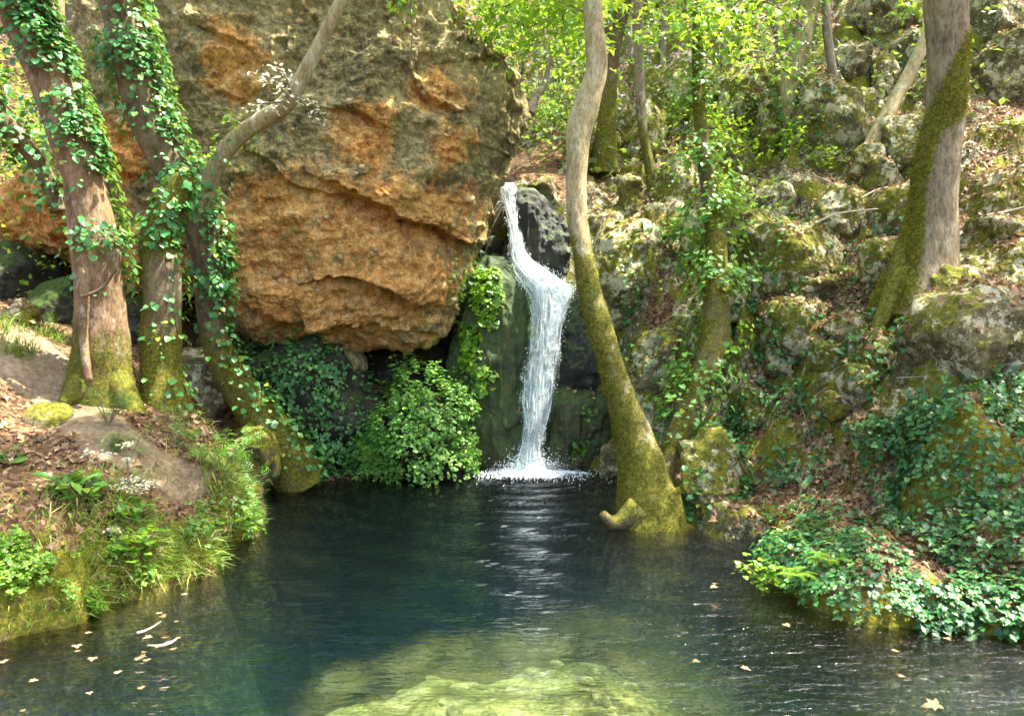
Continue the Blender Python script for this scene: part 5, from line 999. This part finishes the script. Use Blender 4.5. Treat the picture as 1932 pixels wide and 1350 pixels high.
# floating leaves
FLO = [(302, 1161), (313, 1165), (333, 1177), (286, 1204), (308, 1208), (333, 1208), (329, 1229), (267, 1235), (263, 1248), (281, 1250), (176, 1244), (147, 1233), (161, 1198), (145, 1220), (56, 1289), (168, 1310), (271, 1302), (110, 1177), (12, 1252), (352, 1124), (226, 1273), (41, 1347), (1521, 1150), (1351, 1109), (1784, 1206), (1689, 1233), (1695, 1279), (1774, 1333), (1399, 1262), (1318, 1250), (1345, 1105), (1480, 1180), (320, 1215), (300, 1222), (275, 1241)]
for k, (x, y) in enumerate(FLO):
    d = dwater(y); q = P(x, y, d); q[2] = .018; s = R_.uniform(.032, .062) if k != 27 else .11
    lab = 'dry leaf afloat near the left bank' if x < 700 else 'orange leaf afloat on the right side of the pool'
    o = link('floating_leaf', tmesh(T_FLAT, M['litter'], 'floating_leaf_dry'), (0, 0, 0), None, 'lone large orange leaf afloat at the bottom right corner' if k == 27 else lab, 'leaf', None if k == 27 else ('leaves floating by the left bank' if x < 700 else 'leaves floating by the right shore')); o.matrix_basis = matrix(q, frames(UP[None] + jit(1, .06), jit(1, 1))[0], s)
def stick(label, pts_, r, name='fallen_branch', mat='palewood', px=True):
    Q = np.array(pts_); V, Fl, _ = tube(Q, r, 8, .05, int(Q[0][0] * 10) & 31, .15); single(name, label, 'branch', V, Fl, M[mat])
stick('pale twig floating among leaves by the left bank', [P(x, y, dwater(y)) + UP * .012 for x, y in ((258, 1197), (275, 1192), (290, 1184), (304, 1174))], [.012, .009, .007, .004], 'floating_twig')
stick('pale forked stick floating near the left bank leaves', [P(x, y, dwater(y)) + UP * .012 for x, y in ((278, 1220), (300, 1221), (318, 1217), (336, 1206))], [.006, .01, .012, .006], 'floating_twig')
def groundstick(label, pts_, r, lift=.04, mat='palewood'):
    Q = []
    for x, y in pts_:
        h = hit(x, y); o = BV.ray_cast(Vector((0, 0, CAMZ)), Vector(h - [0, 0, CAMZ]).normalized()); q = np.array(o[0]) if o[0] is not None else h; Q.append(q + UP * lift + np.array([0, -.03, 0]))
    Q = np.array(Q); L = len(Q); f_ = np.linspace(0, 1, L)[:, None]; Q = Q[:1] * (1 - f_) + Q[-1:] * f_ + jit(L, .03) * np.sin(math.pi * f_) + UP * .05 * np.sin(math.pi * f_)
    stick(label, Q, np.linspace(r, r * .45, L), 'fallen_branch', mat)
groundstick('long dead branch lying right of the oak over mossy rocks', [(1800, 443), (1840, 420), (1880, 400), (1945, 394)], .028); groundstick('forked dead branch low beside the oak foot', [(1808, 472), (1850, 470), (1890, 452), (1935, 440)], .022)
groundstick('thin pale stick lying across the mid slope left of the oak', [(1622, 380), (1660, 362), (1700, 352), (1728, 350)], .014); groundstick('thin bent stick in the litter left of the oak', [(1500, 335), (1545, 338), (1600, 345), (1630, 372)], .012)
groundstick('brown stick above the blocky rock on the mid slope', [(1535, 428), (1580, 438), (1625, 425), (1655, 400)], .016); groundstick('thin bare stem standing in the ivy drape', [(1508, 765), (1522, 800), (1530, 850)], .008, .02, 'twig')
groundstick('broken dark root stub on the bank by the middle mossy trunk', [(338, 765), (355, 755), (372, 742)], .04, .05, 'twig'); groundstick('long thin grass stalk arching across the top of the ivy bank', [(1690, 735), (1780, 728), (1860, 718), (1940, 708)], .005, .12)

# ------------------------------------------------------------------ leaves hanging into the top of the frame
def sprays(th, specs, mat, size, T=T_PLANE, dens=26, spread=.22, name='branch'):
    for sp in specs:
        s = np.array(sp, float); Q = PN(s[:, :2], s[:, 2]); V, Fl, _ = tube(Q, np.linspace(.018, .006, len(Q)), 6, .08, 3, .1); br = th.part(name, V, Fl, M['twig'])
        C, _r = spline(Q, np.ones(len(Q)), 60); n = dens * len(sp); i = R_.integers(8, 60, n); p_ = C[i] + jit(n, 1) * [spread, spread, spread * .45] - UP * .03
        LV, LF = leaves(T, p_, frames(jit(n, .4) + UP + [0, -.35, 0], jit(n, 1) - UP * .5), size * R_.uniform(.6, 1.2, n)); th.part('foliage', LV, LF, M[mat], None, False, stuff=True, parent=br)
sprays(tE, [[(1105, 25, 9.5), (1060, 5, 10), (1000, -10, 10.6)], [(1110, -30, 9.5), (1040, 30, 11), (980, 60, 11.6)], [(1110, -50, 9.6), (960, 10, 11.5), (890, 20, 12)], [(1000, -40, 11), (930, 60, 12), (900, 85, 12.4)], [(1070, -20, 10.5), (1060, 60, 11), (1075, 110, 11.3)]], 'bright', .12, T_PLANE, 75, .34)
sprays(tG, [[(1515, 50, 13.6), (1450, 5, 11.5), (1380, 0, 10.8), (1290, 18, 10.3)], [(1480, 20, 12), (1420, 40, 11), (1390, 60, 10.6)], [(1400, 0, 11), (1370, 30, 10.4), (1350, 50, 10)], [(1490, 140, 13.6), (1440, 100, 12.6), (1400, 98, 12)], [(1320, -20, 10.5), (1270, 40, 10.3), (1245, 70, 10)]], 'bright', .11, T_PLANE, 34, .26)
sprays(tC, [[(545, 185, 9.6), (515, 150, 9.5), (490, 142, 9.5)], [(548, 175, 9.6), (535, 135, 9.5), (505, 125, 9.5)], [(545, 190, 9.6), (505, 195, 9.5), (478, 196, 9.5)], [(560, 180, 9.6), (590, 195, 9.5), (612, 220, 9.5)]], 'pale', .075, T_OVAL, 14, .07, 'twig')  # sunlit white of these leaves is put into their colour
sprays(tC, [[(470, 245, 9.9), (440, 225, 9.8), (418, 212, 9.8)], [(420, 300, 10), (400, 285, 9.9), (385, 290, 9.9)]], 'bright', .08, T_OVAL, 12, .07, 'twig')
sprays(tL, [[(1165, 20, 15), (1120, 10, 14.5), (1080, 5, 14)], [(1170, 0, 15), (1215, 20, 15), (1250, 25, 15)]], 'bright', .14, T_OVAL, 60, .4)
sprays(tJ, [[(1755, -10, 9.3), (1710, 0, 9.4), (1695, 25, 9.4)]], 'bright', .09, T_PLANE, 10, .08, 'twig')
big_v = Thing('hanging_vine', 'thin dark vine hanging down the face of the boulder with leaves on top', 'vine', P(775, 10, 10.9))
V, Fl, _ = tube(PN([(778, -30), (775, 20), (778, 60), (775, 100), (772, 130)], [10.75, 10.8, 10.85, 10.9, 10.95]), [.009, .008, .008, .01, .014], 6, .05, 2, .2); big_v.part('stem', V, Fl, M['twig'])
n = 40; LV, LF = leaves(T_PLANE, P(765, 8, 10.8) + jit(n, .11), frames(jit(n, .4) + UP - [0, .4, 0], jit(n, 1)), .1 * R_.uniform(.6, 1.1, n)); big_v.part('foliage', LV, LF, M['bright'], None, False, stuff=True)

# ------------------------------------------------------------------ woods behind
WOOD = [(985, 24, .05, 9), (1000, 21, .07, 8), (1022, 27, .06, 10), (1045, 19, .05, 8), (1062, 30, .09, 10), (1075, 24, .06, 9), (1095, 22, .05, 9), (1130, 26, .09, 10), (1180, 21, .07, 9), (1192, 30, .10, 11), (1230, 24, .07, 9), (1255, 19, .06, 8), (1275, 28, .09, 10), (1300, 22, .06, 8), (1345, 18.5, .06, 8), (1375, 25, .09, 10), (1412, 19, .09, 8), (1440, 22, .08, 9), (1470, 26, .1, 9), (1530, 20, .08, 8), (1610, 19, .07, 8), (1660, 21, .1, 9), (950, 27, .07, 10), (930, 22, .06, 9),
        (-20, 17, .09, 8), (40, 20, .08, 9), (95, 16, .07, 8), (135, 22, .09, 9), (165, 19, .07, 8), (-70, 15, .10, 7)]
for k, (px_, d, r, h) in enumerate(WOOD):
    X = (px_ - CX) / F * d; z = float(height(X, d)); ln_ = R_.normal(0, .10, 2); pts_ = [np.array([X + ln_[0] * t_ * h + .12 * math.sin(k + t_ * 5), d + ln_[1] * t_ * h, z - .2 + t_ * h]) for t_ in (0, .25, .5, .75, 1)]
    left = px_ < 400
    th = Thing('tree', 'slender tree in the bright thicket left of the boulder' if left else 'slender tree on the wooded slope behind the stream', 'tree', pts_[0], 'thin trees beyond the boulder on the left' if left else 'thin trees on the slope behind')
    V, Fl, Nn = tube(pts_, [r * 1.3, r, r * .9, r * .7, r * .3], 10, .25, k, .15); th.part('trunk', V, Fl, M['bark_far'], dict(moss=.15 + 0 * V[:, 0]))
    for j in range(4):
        t_ = R_.uniform(.25, .8); b = pts_[0] + (pts_[4] - pts_[0]) * t_; a = R_.uniform(0, 6.28); e = b + np.array([math.cos(a), math.sin(a), .7]) * R_.uniform(.7, 1.5); V, Fl, _ = tube([b, (b + e) / 2 + jit(1, .12)[0], e], [r * .45, r * .3, r * .12], 6, .2, j, .1); th.part('branch', V, Fl, M['bark_far'], dict(moss=.1 + 0 * V[:, 0]))
    crown(th, 800, (pts_[3] + pts_[2]) / 2, (1.2, 1.2, 2.4), .17, 'far', T_OVAL, 16)
# undergrowth on the far slope and left thicket
VV, FF = GV, gf[(fc[:, 1] > 14) & (fc[:, 1] < 34) & (fc[:, 0] > -12) & (fc[:, 0] < 14)]
n = 16000; up_, un = sample(VV, FF, n, lambda q, nn: np.where(((proj(q)[0] > 880) & (proj(q)[0] < 1500)) | (proj(q)[0] < 220), 1.0, .3 * (proj(q)[0] > 880)) * np.clip(.35 + fbm(q, 1.5, 3, 5), 0, 1)); up_ = up_ + UP * (np.abs(R_.normal(0, .7, (n, 1)))); LV, LF = leaves(T_OVAL, up_, frames(jit(n, .6) + UP, jit(n, 1)), R_.uniform(.08, .2, n)); link('undergrowth', make_mesh('undergrowth', LV, LF, M['far'], None, False), kind='stuff')
n = 7000; up_, un = sample(GV, gf[(fc[:, 1] > 11) & (fc[:, 1] < 18) & (fc[:, 0] < -4.5) & (fc[:, 0] > -12)], n, None); up_ = up_ + UP * np.abs(R_.normal(0, .8, (n, 1))); LV, LF = leaves(T_OVAL, up_, frames(jit(n, .6) + UP, jit(n, 1)), R_.uniform(.07, .14, n)); link('undergrowth', make_mesh('undergrowth', LV, LF, M['bright'], None, False), kind='stuff')
print('objects', len(bpy.data.objects), 'faces', sum(len(o.data.polygons) for o in bpy.data.objects if o.type == 'MESH'))
